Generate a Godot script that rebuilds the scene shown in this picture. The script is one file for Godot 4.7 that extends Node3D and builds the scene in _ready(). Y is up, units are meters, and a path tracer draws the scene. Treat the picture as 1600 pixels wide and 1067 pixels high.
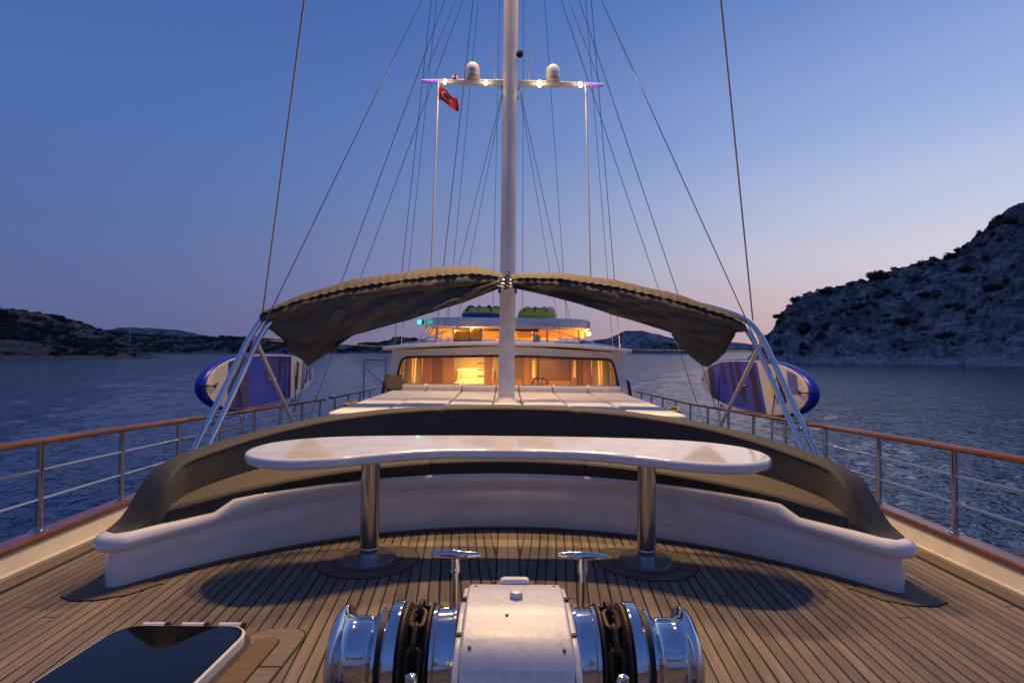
extends Node3D
# The foredeck of a wooden motor yacht at dusk, looking aft. x is to the picture's right, y up, metres; d is the distance aft of the lens (z = -d).

const EYE := 1.2
const ROLL := 0.0122
const SLOPE := 0.055
var M := {}
var taken := {}
var rng := RandomNumberGenerator.new()
var sea_frame: Transform3D

func V(x: float, y: float, d: float) -> Vector3:
	return Vector3(x, y, -d)

func dk(d: float) -> float:
	return -SLOPE * d

# half width of the deck at the foot of the bulwark
func hull(d: float) -> float:
	var t := [[-4.4, 0.03], [-4.0, 0.35], [-3.0, 1.08], [-2.0, 1.66], [-1.0, 2.1], [0.0, 2.44], [1.0, 2.66], [2.0, 2.81], [3.0, 2.93], [4.0, 3.03], [5.0, 3.1], [6.0, 3.15], [8.0, 3.2], [10.0, 3.22], [30.0, 3.0]]
	return lut(t, d)

func lut(t: Array, x: float) -> float:
	if x <= t[0][0]:
		return t[0][1]
	for i in range(1, t.size()):
		if x <= t[i][0]:
			var f: float = (x - t[i - 1][0]) / (t[i][0] - t[i - 1][0])
			return lerpf(t[i - 1][1], t[i][1], f)
	return t[-1][1]

func lin(r: float, g: float, b: float) -> Color:
	return Color(r, g, b).linear_to_srgb()

func srgb(r: int, g: int, b: int) -> Color:
	return Color(r / 255.0, g / 255.0, b / 255.0)

# ---------------------------------------------------------------- shapes
class B:
	var v := PackedVector3Array()
	var uv := PackedVector2Array()

	func tri(a: Vector3, b: Vector3, c: Vector3, ua := Vector2.ZERO, ub := Vector2.ZERO, uc := Vector2.ZERO) -> void:
		v.append(a); v.append(b); v.append(c)
		uv.append(ua); uv.append(ub); uv.append(uc)

	func quad(a: Vector3, b: Vector3, c: Vector3, d: Vector3, ua := Vector2.ZERO, ub := Vector2.ZERO, uc := Vector2.ZERO, ud := Vector2.ZERO) -> void:
		tri(a, b, c, ua, ub, uc)
		tri(a, c, d, ua, uc, ud)

	# turn the faces added since `from` so that they look outwards (clockwise fronts)
	func close(from: int) -> void:
		var vol := 0.0
		var o := v[from]
		var i := from
		while i < v.size():
			vol += (v[i] - o).dot((v[i + 1] - o).cross(v[i + 2] - o))
			i += 3
		if vol > 0.0:
			i = from
			while i < v.size():
				var t := v[i + 1]
				v[i + 1] = v[i + 2]
				v[i + 2] = t
				var s := uv[i + 1]
				uv[i + 1] = uv[i + 2]
				uv[i + 2] = s
				i += 3

	# rings of equal size joined into a skin; wrap: each ring is closed; caps: both ends are filled
	func skin(rings: Array, wrap := true, caps := true, loop := false) -> void:
		var from := v.size()
		var n: int = rings[0].size()
		var along := 0.0
		var count := rings.size()
		for i in (count if loop else count - 1):
			var a: PackedVector3Array = rings[i]
			var b: PackedVector3Array = rings[(i + 1) % count]
			var step := (a[0] + a[n / 2]).distance_to(b[0] + b[n / 2]) * 0.5
			var around := 0.0
			for j in (n if wrap else n - 1):
				var k := (j + 1) % n
				var w := a[j].distance_to(a[k])
				quad(a[j], b[j], b[k], a[k], Vector2(along, around), Vector2(along + step, around), Vector2(along + step, around + w), Vector2(along, around + w))
				around += w
			along += step
		if caps and wrap and not loop:
			for e in [0, count - 1]:
				var r: PackedVector3Array = rings[e]
				var m := Vector3.ZERO
				for p in r:
					m += p
				m /= n
				for j in n:
					var k := (j + 1) % n
					var q := Vector2(r[j].x - m.x + r[j].y - m.y, r[j].z - m.z)
					if e == 0:
						tri(m, r[j], r[k], Vector2.ZERO, q, q)
					else:
						tri(m, r[k], r[j], Vector2.ZERO, q, q)
		if wrap:
			close(from)

	func tube(path: Array, r: float, seg := 10, r2 := -1.0, caps := true) -> void:
		var rings := []
		var up := Vector3.UP
		for i in path.size():
			var t: Vector3 = (path[mini(i + 1, path.size() - 1)] - path[maxi(i - 1, 0)]).normalized()
			if i == 0:
				up = Vector3.UP if absf(t.y) < 0.9 else Vector3.RIGHT
			var s := t.cross(up).normalized()
			up = s.cross(t).normalized()
			var f := float(i) / maxf(1.0, path.size() - 1)
			var rr := r if r2 < 0.0 else lerpf(r, r2, f)
			var ring := PackedVector3Array()
			for k in seg:
				var a := TAU * k / seg
				ring.append(path[i] + (s * cos(a) + up * sin(a)) * rr)
			rings.append(ring)
		skin(rings, true, caps)

	# profile of (radius, height along axis) turned round the axis from `at`
	func lathe(at: Vector3, axis: Vector3, profile: Array, seg := 24, squash := 1.0) -> void:
		var w := axis.normalized()
		var s := w.cross(Vector3.UP if absf(w.y) < 0.9 else Vector3.RIGHT).normalized()
		var u := s.cross(w)
		var rings := []
		for p in profile:
			var ring := PackedVector3Array()
			for k in seg:
				var a := TAU * k / seg
				ring.append(at + w * p[1] + (s * cos(a) * squash + u * sin(a)) * maxf(p[0], 0.0004))
			rings.append(ring)
		skin(rings)

	# a box with chamfered edges
	func box(c: Vector3, size: Vector3, ch := 0.004, basis := Basis.IDENTITY) -> void:
		var h := size * 0.5
		ch = minf(ch, minf(h.x, minf(h.y, h.z)) * 0.9)
		var rings := []
		for l in [[-h.y, ch], [-h.y + ch, 0.0], [h.y - ch, 0.0], [h.y, ch]]:
			var x: float = h.x - l[1]
			var z: float = h.z - l[1]
			var ring := PackedVector3Array()
			for q in [[x - ch, z], [x, z - ch], [x, -z + ch], [x - ch, -z], [-x + ch, -z], [-x, -z + ch], [-x, z - ch], [-x + ch, z]]:
				ring.append(c + basis * Vector3(q[0], l[0], q[1]))
			rings.append(ring)
		skin(rings)

	# a flat outline in x, z made into a slab between y0 and y1 with rounded edges
	func slab(outline: PackedVector2Array, y0: float, y1: float, rnd := 0.01, steps := 3) -> void:
		var n := outline.size()
		var turn := -1.0 if Geometry2D.is_polygon_clockwise(outline) else 1.0
		var inw := PackedVector2Array()
		for i in n:
			var t := (outline[(i + 1) % n] - outline[(i + n - 1) % n]).normalized()
			inw.append(Vector2(-t.y, t.x) * turn)
		var rings := []
		for s in steps + 1:
			var a := PI * 0.5 * s / steps
			var ring := PackedVector3Array()
			for i in n:
				var p := outline[i] + inw[i] * rnd * (1.0 - sin(a))
				ring.append(Vector3(p.x, y0 + rnd * (1.0 - cos(a)), p.y))
			rings.append(ring)
		for s in steps + 1:
			var a := PI * 0.5 * s / steps
			var ring := PackedVector3Array()
			for i in n:
				var p := outline[i] + inw[i] * rnd * (1.0 - cos(a))
				ring.append(Vector3(p.x, y1 - rnd * (1.0 - sin(a)), p.y))
			rings.append(ring)
		skin(rings, true, false)
		for e in [0, 1]:
			var r: PackedVector3Array = rings[0] if e == 0 else rings[-1]
			var flat := PackedVector2Array()
			for p in r:
				flat.append(Vector2(p.x, p.z))
			var ix := Geometry2D.triangulate_polygon(flat)
			var k := 0
			while k < ix.size():
				var a := r[ix[k]]
				var b := r[ix[k + 1]]
				var c := r[ix[k + 2]]
				var up := (c - a).cross(b - a).y > 0.0
				if up == (e == 1):
					tri(a, b, c, Vector2(a.x, a.z), Vector2(b.x, b.z), Vector2(c.x, c.z))
				else:
					tri(a, c, b, Vector2(a.x, a.z), Vector2(c.x, c.z), Vector2(b.x, b.z))
				k += 3

	func ball(c: Vector3, r: Vector3, seg := 16, rows := 10) -> void:
		var rings := []
		for i in rows + 1:
			var a := PI * i / rows
			var ring := PackedVector3Array()
			for k in seg:
				var b := TAU * k / seg
				var s := maxf(sin(a), 0.002)
				ring.append(c + Vector3(cos(b) * s * r.x, cos(a) * r.y, sin(b) * s * r.z))
			rings.append(ring)
		skin(rings)

	func mesh(crease := 40.0) -> ArrayMesh:
		var n := v.size()
		var fn := PackedVector3Array()
		fn.resize(n / 3)
		for f in n / 3:
			fn[f] = (v[f * 3 + 2] - v[f * 3]).cross(v[f * 3 + 1] - v[f * 3])
		var nor := PackedVector3Array()
		nor.resize(n)
		if crease < 1.0:
			for i in n:
				nor[i] = fn[i / 3].normalized()
		else:
			var near := {}
			for i in n:
				var key := Vector3i((v[i] * 5000.0).round())
				if near.has(key):
					near[key].append(i / 3)
				else:
					near[key] = [i / 3]
			var lim := cos(deg_to_rad(crease))
			for i in n:
				var own := fn[i / 3].normalized()
				var sum := Vector3.ZERO
				for f in near[Vector3i((v[i] * 5000.0).round())]:
					if fn[f].normalized().dot(own) >= lim:
						sum += fn[f]
				nor[i] = sum.normalized() if sum.length_squared() > 0.0 else own
		var arr := []
		arr.resize(Mesh.ARRAY_MAX)
		arr[Mesh.ARRAY_VERTEX] = v
		arr[Mesh.ARRAY_NORMAL] = nor
		arr[Mesh.ARRAY_TEX_UV] = uv
		var m := ArrayMesh.new()
		m.add_surface_from_arrays(Mesh.PRIMITIVE_TRIANGLES, arr)
		return m

# a ring of 2-D points with rounded corners
func rounded(pts: Array, rad: float, n := 4) -> PackedVector2Array:
	var out := PackedVector2Array()
	var c := pts.size()
	for i in c:
		var p: Vector2 = pts[i]
		var a: Vector2 = pts[(i + c - 1) % c] - p
		var b: Vector2 = pts[(i + 1) % c] - p
		var r := minf(rad, minf(a.length(), b.length()) * 0.48)
		var s := p + a.normalized() * r
		var e := p + b.normalized() * r
		for k in n + 1:
			var t := float(k) / n
			out.append(s.lerp(p, t).lerp(p.lerp(e, t), t))
	return out

func spline(pts: Array, per := 6, closed := false) -> Array:
	var out := []
	var n := pts.size()
	for i in (n if closed else n - 1):
		var p0 = pts[(i + n - 1) % n] if closed else pts[maxi(i - 1, 0)]
		var p1 = pts[i]
		var p2 = pts[(i + 1) % n]
		var p3 = pts[(i + 2) % n] if closed else pts[mini(i + 2, n - 1)]
		for k in per:
			out.append(p1.cubic_interpolate(p2, p0, p3, float(k) / per))
	if not closed:
		out.append(pts[n - 1])
	return out

# ---------------------------------------------------------------- the tree of things
func numbered(called: String) -> String:
	if not taken.has(called):
		taken[called] = 0
		return called
	taken[called] += 1
	return "%s_%03d" % [called, taken[called]]

func obj(called: String, b, m: Material, parent: Node = self, crease := 40.0) -> MeshInstance3D:
	var o := MeshInstance3D.new()
	o.name = numbered(called) if parent == self else called
	o.mesh = b.mesh(crease) if b is B else b
	o.material_override = m
	parent.add_child(o, true)
	return o

func tag(o: Node, label: String, category: String, group := "") -> Node:
	o.set_meta("label", label)
	o.set_meta("category", category)
	if group != "":
		o.set_meta("group", group)
	return o

func thing(called: String, label: String, category: String, at := Vector3.ZERO, group := "") -> Node3D:
	var o := Node3D.new()
	o.name = numbered(called)
	add_child(o)
	o.position = at
	tag(o, label, category, group)
	return o

func structure(o: Node, label: String, category := "") -> Node:
	o.set_meta("kind", "structure")
	o.set_meta("label", label)
	if category != "":
		o.set_meta("category", category)
	return o

# ---------------------------------------------------------------- materials
func mat(c: Color, rough: float, metal := 0.0, extra := {}) -> StandardMaterial3D:
	var m := StandardMaterial3D.new()
	m.albedo_color = c
	m.roughness = rough
	m.metallic = metal
	m.cull_mode = BaseMaterial3D.CULL_DISABLED
	for k in extra:
		m.set(k, extra[k])
	return m

func noise(seed_: int, freq: float, oct := 4, kind := FastNoiseLite.TYPE_SIMPLEX_SMOOTH, ridged := false) -> FastNoiseLite:
	var n := FastNoiseLite.new()
	n.seed = seed_
	n.noise_type = kind
	n.frequency = freq
	n.fractal_type = FastNoiseLite.FRACTAL_RIDGED if ridged else FastNoiseLite.FRACTAL_FBM
	n.fractal_octaves = oct
	return n

# grey noise spread between two tones and given as a colour texture
func tone_tex(seed_: int, w: int, h: int, freq: float, lo: Color, hi: Color, oct := 4) -> ImageTexture:
	var g := noise(seed_, freq, oct).get_seamless_image(w, h)
	var im := Image.create(w, h, true, Image.FORMAT_RGB8)
	for y in h:
		for x in w:
			im.set_pixel(x, y, lo.lerp(hi, smoothstep(0.15, 0.85, g.get_pixel(x, y).r)))
	im.generate_mipmaps()
	return ImageTexture.create_from_image(im)

func normal_tex(seed_: int, w: int, h: int, freq: float, strength: float, oct := 4) -> ImageTexture:
	var g := noise(seed_, freq, oct).get_seamless_image(w, h)
	g.convert(Image.FORMAT_RGBA8)
	g.bump_map_to_normal_map(strength)
	return ImageTexture.create_from_image(g)

# long grain: fibres, wider bands and a few dark pores
func wood_tex(seed_: int, dark: Color, light: Color, pores := 0.35) -> ImageTexture:
	var w := 1024
	var h := 128
	var fine := noise(seed_, 1.0, 3)
	var band := noise(seed_ + 1, 1.0, 2)
	var im := Image.create(w, h, true, Image.FORMAT_RGB8)
	for y in h:
		for x in w:
			var a := TAU * x / w
			var p := Vector3(cos(a) * 1.6, sin(a) * 1.6, y * 0.16)
			var q := Vector3(cos(a) * 0.7, sin(a) * 0.7, y * 0.035)
			var f := 0.5 + 0.5 * fine.get_noise_3dv(p * Vector3(1.6, 1.6, 2.2))
			var g := 0.5 + 0.5 * band.get_noise_3dv(q * Vector3(1, 1, 1.5) + Vector3(9, 3, 5))
			var c := dark.lerp(light, clampf(0.55 * f + 0.55 * g - 0.05, 0.0, 1.0))
			if fine.get_noise_3dv(p * Vector3(4, 4, 7) + Vector3(40, 1, 7)) > 0.42:
				c = c.lerp(dark * 0.7, pores)
			im.set_pixel(x, y, c)
	im.generate_mipmaps()
	return ImageTexture.create_from_image(im)

func tri_scale(m: StandardMaterial3D, s: float) -> StandardMaterial3D:
	m.uv1_triplanar = true
	m.uv1_world_triplanar = true
	m.uv1_scale = Vector3(s, s, s)
	return m

func make_materials() -> void:
	var teak := wood_tex(3, Color(0.66, 0.62, 0.58), Color(1.0, 0.99, 0.97))
	M.teak = []
	for c in [[0.285, 0.238, 0.192], [0.24, 0.202, 0.165], [0.33, 0.272, 0.215], [0.21, 0.178, 0.147], [0.295, 0.235, 0.178], [0.26, 0.222, 0.185]]:
		M.teak.append(mat(lin(c[0], c[1], c[2]), 0.72, 0.0, {"albedo_texture": teak, "uv1_scale": Vector3(0.55, 4.0, 1)}))
	M.teak_ring = mat(lin(0.20, 0.15, 0.115), 0.7, 0.0, {"albedo_texture": teak, "uv1_scale": Vector3(0.8, 4.0, 1)})
	M.teak_brown = mat(lin(0.20, 0.115, 0.05), 0.6, 0.0, {"albedo_texture": teak, "uv1_scale": Vector3(0.8, 4.0, 1)})
	M.caulk = mat(lin(0.006, 0.0055, 0.0055), 0.8)
	var varnish := wood_tex(11, Color(0.55, 0.5, 0.45), Color(1, 1, 1), 0.5)
	M.varnish = mat(lin(0.25, 0.085, 0.03), 0.3, 0.0, {"albedo_texture": varnish, "uv1_scale": Vector3(0.7, 3.0, 1), "clearcoat_enabled": true, "clearcoat": 0.4, "clearcoat_roughness": 0.15})
	M.panel_wood = mat(lin(0.45, 0.235, 0.085), 0.35, 0.0, {"albedo_texture": varnish, "uv1_scale": Vector3(0.8, 3.0, 1)})
	M.panel_dark = mat(lin(0.23, 0.11, 0.042), 0.35, 0.0, {"albedo_texture": varnish, "uv1_scale": Vector3(0.8, 3.0, 1)})
	var soil := tone_tex(21, 256, 256, 0.02, Color(0.95, 0.945, 0.94), Color(1, 1, 1))
	M.gelcoat = tri_scale(mat(lin(0.79, 0.785, 0.775), 0.08, 0.0, {"albedo_texture": soil, "clearcoat_enabled": true, "clearcoat": 0.6, "clearcoat_roughness": 0.06}), 0.6)
	M.matt_white = tri_scale(mat(lin(0.76, 0.745, 0.72), 0.42, 0.0, {"albedo_texture": soil}), 0.5)
	M.cream = tri_scale(mat(lin(0.70, 0.64, 0.53), 0.35, 0.0, {"albedo_texture": soil}), 0.7)
	M.housing = tri_scale(mat(lin(0.68, 0.68, 0.67), 0.34, 0.0, {"albedo_texture": tone_tex(22, 256, 256, 0.035, Color(0.94, 0.935, 0.93), Color(1, 1, 1)), "normal_enabled": true, "normal_texture": normal_tex(23, 256, 256, 0.05, 2.0), "normal_scale": 0.14}), 3.0)
	M.chrome = mat(lin(0.72, 0.71, 0.70), 0.07, 1.0)
	M.steel = mat(lin(0.56, 0.55, 0.54), 0.17, 1.0)
	M.polished = mat(lin(0.80, 0.785, 0.765), 0.16, 1.0)
	M.pale_metal = mat(lin(0.72, 0.70, 0.66), 0.32, 0.35)
	M.dark_steel = mat(lin(0.22, 0.22, 0.22), 0.3, 1.0)
	M.rust = tri_scale(mat(lin(0.15, 0.11, 0.085), 0.6, 0.5, {"albedo_texture": tone_tex(25, 256, 256, 0.05, Color(0.35, 0.3, 0.28), Color(1, 0.95, 0.9))}), 9.0)
	M.black = mat(lin(0.012, 0.012, 0.013), 0.5)
	M.rubber = mat(lin(0.02, 0.02, 0.022), 0.6)
	var weave := normal_tex(31, 256, 256, 0.09, 3.0, 3)
	var mottled := tone_tex(32, 256, 256, 0.015, Color(0.86, 0.86, 0.86), Color(1, 1, 1), 5)
	M.charcoal = tri_scale(mat(lin(0.054, 0.051, 0.051), 0.8, 0.0, {"albedo_texture": mottled, "normal_enabled": true, "normal_texture": weave, "normal_scale": 0.22}), 5.0)
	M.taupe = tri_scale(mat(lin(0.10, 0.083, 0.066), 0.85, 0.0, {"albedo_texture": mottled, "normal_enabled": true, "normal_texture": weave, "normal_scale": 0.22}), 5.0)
	M.piping = mat(lin(0.03, 0.028, 0.028), 0.8)
	M.canvas = tri_scale(mat(lin(0.110, 0.092, 0.069), 0.85, 0.0, {"albedo_texture": tone_tex(33, 256, 256, 0.03, Color(0.9, 0.9, 0.9), Color(1, 1, 1), 4), "normal_enabled": true, "normal_texture": weave, "normal_scale": 0.35}), 2.6)
	M.cushion = tri_scale(mat(lin(0.80, 0.76, 0.69), 0.75, 0.0, {"albedo_texture": soil, "normal_enabled": true, "normal_texture": weave, "normal_scale": 0.4}), 1.1)
	M.olive = mat(lin(0.13, 0.11, 0.05), 0.9)
	M.mast = tri_scale(mat(lin(0.76, 0.75, 0.74), 0.33, 0.0, {"albedo_texture": soil}), 0.8)
	M.wire = mat(lin(0.26, 0.26, 0.27), 0.4, 0.8)
	M.rope = mat(lin(0.42, 0.37, 0.30), 0.8)
	M.white_rope = mat(lin(0.7, 0.66, 0.58), 0.7)
	M.yellow_rope = mat(lin(0.55, 0.45, 0.06), 0.7)
	M.hatch_glass = mat(lin(0.003, 0.003, 0.004), 0.04, 0.0, {"metallic_specular": 0.4})
	M.glass = mat(Color(0.9, 0.95, 0.95, 0.08), 0.03, 0.0, {"transparency": BaseMaterial3D.TRANSPARENCY_ALPHA})
	M.smoked = mat(Color(0.25, 0.22, 0.2, 0.55), 0.08, 0.0, {"transparency": BaseMaterial3D.TRANSPARENCY_ALPHA})
	M.board_white = mat(lin(0.68, 0.64, 0.60), 0.4)
	M.board_blue = mat(lin(0.006, 0.045, 0.52), 0.5)
	M.board_edge = mat(lin(0.012, 0.028, 0.42), 0.35)
	M.board_plum = mat(lin(0.014, 0.010, 0.075), 0.6)
	M.board_mauve = mat(lin(0.045, 0.040, 0.20), 0.6)
	M.board_pale = mat(lin(0.12, 0.18, 0.5), 0.5)
	M.yellow = mat(lin(0.72, 0.58, 0.02), 0.45)
	M.lime = mat(lin(0.74, 0.67, 0.03), 0.4)
	M.tube_blue = mat(lin(0.02, 0.08, 0.4), 0.4)
	M.orange = mat(lin(0.6, 0.2, 0.03), 0.5)
	M.red_cloth = mat(lin(0.62, 0.012, 0.012), 0.7, 0.0, {"backlight_enabled": true, "backlight": Color(0.5, 0.03, 0.03)})
	M.white_cloth = mat(lin(0.78, 0.76, 0.72), 0.7)
	M.curtain = mat(lin(0.10, 0.07, 0.06), 0.85)
	M.cream_wall = mat(lin(0.72, 0.60, 0.36), 0.5)
	M.blind = mat(lin(0.70, 0.55, 0.28), 0.7, 0.0, {"backlight_enabled": true, "backlight": Color(0.9, 0.8, 0.6)})

func glow(c: Color, e: float) -> StandardMaterial3D:
	return mat(c, 0.5, 0.0, {"emission_enabled": true, "emission": c, "emission_energy_multiplier": e})

# ---------------------------------------------------------------- sky
func sky_colour(az: float, el: float) -> Color:
	var l := [[0.0, 96, 103, 144], [8.0, 88, 107, 160], [20.0, 77, 109, 174], [35.0, 64, 98, 168], [60.0, 62, 90, 152], [90.0, 58, 84, 144]]
	var r := [[0.0, 234, 190, 178], [5.0, 226, 202, 200], [9.0, 218, 212, 224], [14.0, 194, 204, 232], [22.0, 152, 176, 226], [35.0, 100, 134, 200], [60.0, 68, 98, 162], [90.0, 58, 84, 144]]
	var a := pick(l, el)
	var b := pick(r, el)
	var w := pow(0.5 + 0.5 * cos(az - deg_to_rad(52.0)), 5.0)
	return a.lerp(b, w)

func pick(t: Array, x: float) -> Color:
	var i := 1
	while i < t.size() - 1 and x > t[i][0]:
		i += 1
	var f := smoothstep(0.0, 1.0, clampf((x - t[i - 1][0]) / (t[i][0] - t[i - 1][0]), 0.0, 1.0)) * 0.35 + clampf((x - t[i - 1][0]) / (t[i][0] - t[i - 1][0]), 0.0, 1.0) * 0.65
	return srgb(t[i - 1][1], t[i - 1][2], t[i - 1][3]).srgb_to_linear().lerp(srgb(t[i][1], t[i][2], t[i][3]).srgb_to_linear(), f)

func make_sky() -> Sky:
	var w := 512
	var h := 256
	var im := Image.create(w, h, false, Image.FORMAT_RGBF)
	for y in h:
		var el := maxf(90.0 - 180.0 * (y + 0.5) / h, 0.0)
		for x in w:
			im.set_pixel(x, y, sky_colour((x + 0.5) / w * TAU, el))
	var pm := PanoramaSkyMaterial.new()
	pm.panorama = ImageTexture.create_from_image(im)
	var s := Sky.new()
	s.sky_material = pm
	return s

# ---------------------------------------------------------------- sea and land
func make_sea() -> void:
	var swell := noise(51, 0.22, 3)
	var chop := noise(52, 0.8, 3)
	var ripple := noise(53, 1.9, 2)
	var segs := 600
	var radii := []
	var r := 1.2
	while r < 3700.0:
		radii.append(r)
		r *= 1.0175 if r < 260.0 else 1.06
	var pos := PackedVector3Array()
	var idx := PackedInt32Array()
	for i in radii.size():
		var rr: float = radii[i]
		var gap := rr * 0.0175
		var a1 := 0.075 * clampf(1.6 - gap * 0.5, 0.0, 1.0)
		var a2 := 0.105 * clampf(1.5 - gap * 1.4, 0.0, 1.0)
		var a3 := 0.026 * clampf(1.4 - gap * 4.0, 0.0, 1.0)
		for k in segs:
			var a := TAU * k / segs
			var x := sin(a) * rr
			var z := -cos(a) * rr
			var y := 0.0
			if a1 > 0.0:
				y += a1 * swell.get_noise_2d(x * 0.8 + z * 0.5, z * 1.0 - x * 0.35)
			if a2 > 0.0:
				y += a2 * chop.get_noise_2d(x * 0.75, z)
			if a3 > 0.0:
				y += a3 * ripple.get_noise_2d(x, z)
			pos.append(Vector3(x, y, z))
	for i in radii.size() - 1:
		for k in segs:
			var k2 := (k + 1) % segs
			var a := i * segs + k
			var b := i * segs + k2
			var c := (i + 1) * segs + k2
			var d := (i + 1) * segs + k
			idx.append_array([a, d, c, a, c, b])
	var nor := PackedVector3Array()
	nor.resize(pos.size())
	var t := 0
	while t < idx.size():
		var n := (pos[idx[t + 2]] - pos[idx[t]]).cross(pos[idx[t + 1]] - pos[idx[t]])
		if n.y < 0.0:
			n = -n
			var s := idx[t + 1]
			idx[t + 1] = idx[t + 2]
			idx[t + 2] = s
		nor[idx[t]] += n
		nor[idx[t + 1]] += n
		nor[idx[t + 2]] += n
		t += 3
	for i in nor.size():
		nor[i] = nor[i].normalized()
	var arr := []
	arr.resize(Mesh.ARRAY_MAX)
	arr[Mesh.ARRAY_VERTEX] = pos
	arr[Mesh.ARRAY_NORMAL] = nor
	arr[Mesh.ARRAY_INDEX] = idx
	var m := ArrayMesh.new()
	m.add_surface_from_arrays(Mesh.PRIMITIVE_TRIANGLES, arr)
	var wm := tri_scale(mat(lin(0.003, 0.028, 0.085), 0.07, 0.0, {"normal_enabled": true, "normal_texture": normal_tex(54, 512, 512, 0.02, 5.0, 5), "normal_scale": 1.3}), 0.19)
	var o := obj("sea", m, wm)
	o.transform = sea_frame * Transform3D(Basis.IDENTITY, Vector3(0, -2.2, 0))
	structure(o, "dark blue rippled sea around the yacht", "sea")

# shore: [x, d, height of the ridge, how far inland it stands]; dir: which way inland is (x, d)
func land(called: String, label: String, shore: Array, dir: Vector2, cell: float, craggy: float, dark: Color, light: Color, patch: Color, seed_: int, flat := true) -> Dictionary:
	var rows := []
	var total := 0.0
	var at := [0.0]
	for i in range(1, shore.size()):
		total += Vector2(shore[i][0] - shore[i - 1][0], shore[i][1] - shore[i - 1][1]).length()
		at.append(total)
	var count := int(total / cell) + 1
	var most := 0.0
	for s in shore:
		most = maxf(most, sqrt(s[2] * s[2] + s[3] * s[3]))
	var cols := int(most * 1.5 / cell) + 4
	var big := noise(seed_, 0.9 / most, 3)
	var crag := noise(seed_ + 1, 0.055, 4, FastNoiseLite.TYPE_SIMPLEX_SMOOTH, true)
	var block := noise(seed_ + 2, 0.17, 3, FastNoiseLite.TYPE_CELLULAR)
	var grit := noise(seed_ + 3, 0.42, 3)
	var tint := noise(seed_ + 4, 0.09, 4)
	var tint2 := noise(seed_ + 5, 0.018, 3)
	var inland := Vector3(dir.x, 0, -dir.y).normalized()
	var colr := []
	for i in count:
		var s := total * i / (count - 1)
		var k := 1
		while k < shore.size() - 1 and s > at[k]:
			k += 1
		var f: float = clampf((s - at[k - 1]) / (at[k] - at[k - 1]), 0.0, 1.0)
		var a: Array = shore[k - 1]
		var b: Array = shore[k]
		var p := V(lerpf(a[0], b[0], f), 0, lerpf(a[1], b[1], f))
		var h := lerpf(a[2], b[2], smoothstep(0.0, 1.0, f) * 0.5 + f * 0.5)
		var n := lerpf(a[3], b[3], f)
		var row := PackedVector3Array()
		var cr := PackedColorArray()
		for j in cols:
			var t := 1.55 * j / (cols - 1)
			var rise := pow(sin(minf(t, 1.0) * PI * 0.5), 0.92)
			if t > 1.0:
				rise = 1.0 - 0.75 * (t - 1.0)
			var q := p + inland * n * t
			q.y = h * rise * (1.0 + 0.22 * big.get_noise_3dv(q) * (1.0 - smoothstep(0.7, 1.0, t) * 0.7)) - 1.0
			var w := craggy * clampf(0.35 + t * 3.0, 0.0, 1.0)
			var e := q * Vector3(1.0, 1.5, 1.0)
			var disp := (2.8 * crag.get_noise_3dv(e) + 3.0 * block.get_noise_3dv(e) + 1.1 * grit.get_noise_3dv(e)) * w
			q += (Vector3.UP * 0.75 - inland * 0.65) * disp
			row.append(q)
			var c := dark.lerp(light, clampf(0.5 + 0.9 * tint.get_noise_3dv(e * 1.6) + 0.85 * grit.get_noise_3dv(e * 1.7), 0.0, 1.0))
			c = c.lerp(patch, smoothstep(0.02, 0.22, tint2.get_noise_3dv(q * 1.3) + 0.45 * tint.get_noise_3dv(q * 0.9 + Vector3(80, 0, 0))))
			if q.y < 1.6 + 0.6 * tint.get_noise_3dv(q * 3.0) and q.y > -0.5:
				c = light
			cr.append(c)
		rows.append(row)
		colr.append(cr)
	var st := SurfaceTool.new()
	st.begin(Mesh.PRIMITIVE_TRIANGLES)
	if flat:
		st.set_smooth_group(-1)
	for i in count - 1:
		for j in cols - 1:
			for q in [[0, 0], [1, 1], [1, 0], [0, 0], [0, 1], [1, 1]]:
				st.set_color(colr[i + q[0]][j + q[1]])
				st.add_vertex(rows[i + q[0]][j + q[1]])
	st.generate_normals()
	var rock := tri_scale(mat(Color.WHITE, 0.95, 0.0, {"vertex_color_use_as_albedo": true, "albedo_texture": tone_tex(seed_ + 8, 256, 256, 0.03, Color(0.62, 0.61, 0.60), Color(1, 1, 1), 5)}), 0.11)
	var o := obj(called, st.commit(), rock)
	o.transform = sea_frame * Transform3D(Basis.IDENTITY, Vector3(0, -2.2, 0))
	structure(o, label)
	return {"rows": rows, "cols": cols, "count": count, "patch": tint2, "tint": tint}

# a clump of small leaves filling an uneven mound of radius 1
func bush_mesh(seed_: int, leaves: int, size: float) -> ArrayMesh:
	var g := RandomNumberGenerator.new()
	g.seed = seed_
	var lobes := []
	for i in 6:
		lobes.append([Vector3(g.randf_range(-0.6, 0.6), g.randf_range(0.15, 0.6), g.randf_range(-0.6, 0.6)), g.randf_range(0.3, 0.52)])
	var b := B.new()
	for i in leaves:
		var l: Array = lobes[g.randi() % lobes.size()]
		var n := Vector3(g.randfn(), g.randfn(), g.randfn()).normalized()
		var p: Vector3 = l[0] + n * l[1] * g.randf_range(0.6, 1.05)
		var t := (n.cross(Vector3(g.randfn(), g.randfn(), g.randfn())).normalized() + n * g.randf_range(-0.5, 0.5)).normalized()
		var s := n.cross(t).normalized()
		var k := size * g.randf_range(0.6, 1.3)
		b.tri(p - t * k, p + s * k * 0.7, p + t * k)
		b.tri(p - t * k, p + t * k, p - s * k * 0.6 + n * k * 0.3)
	return b.mesh(0.0)

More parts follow.
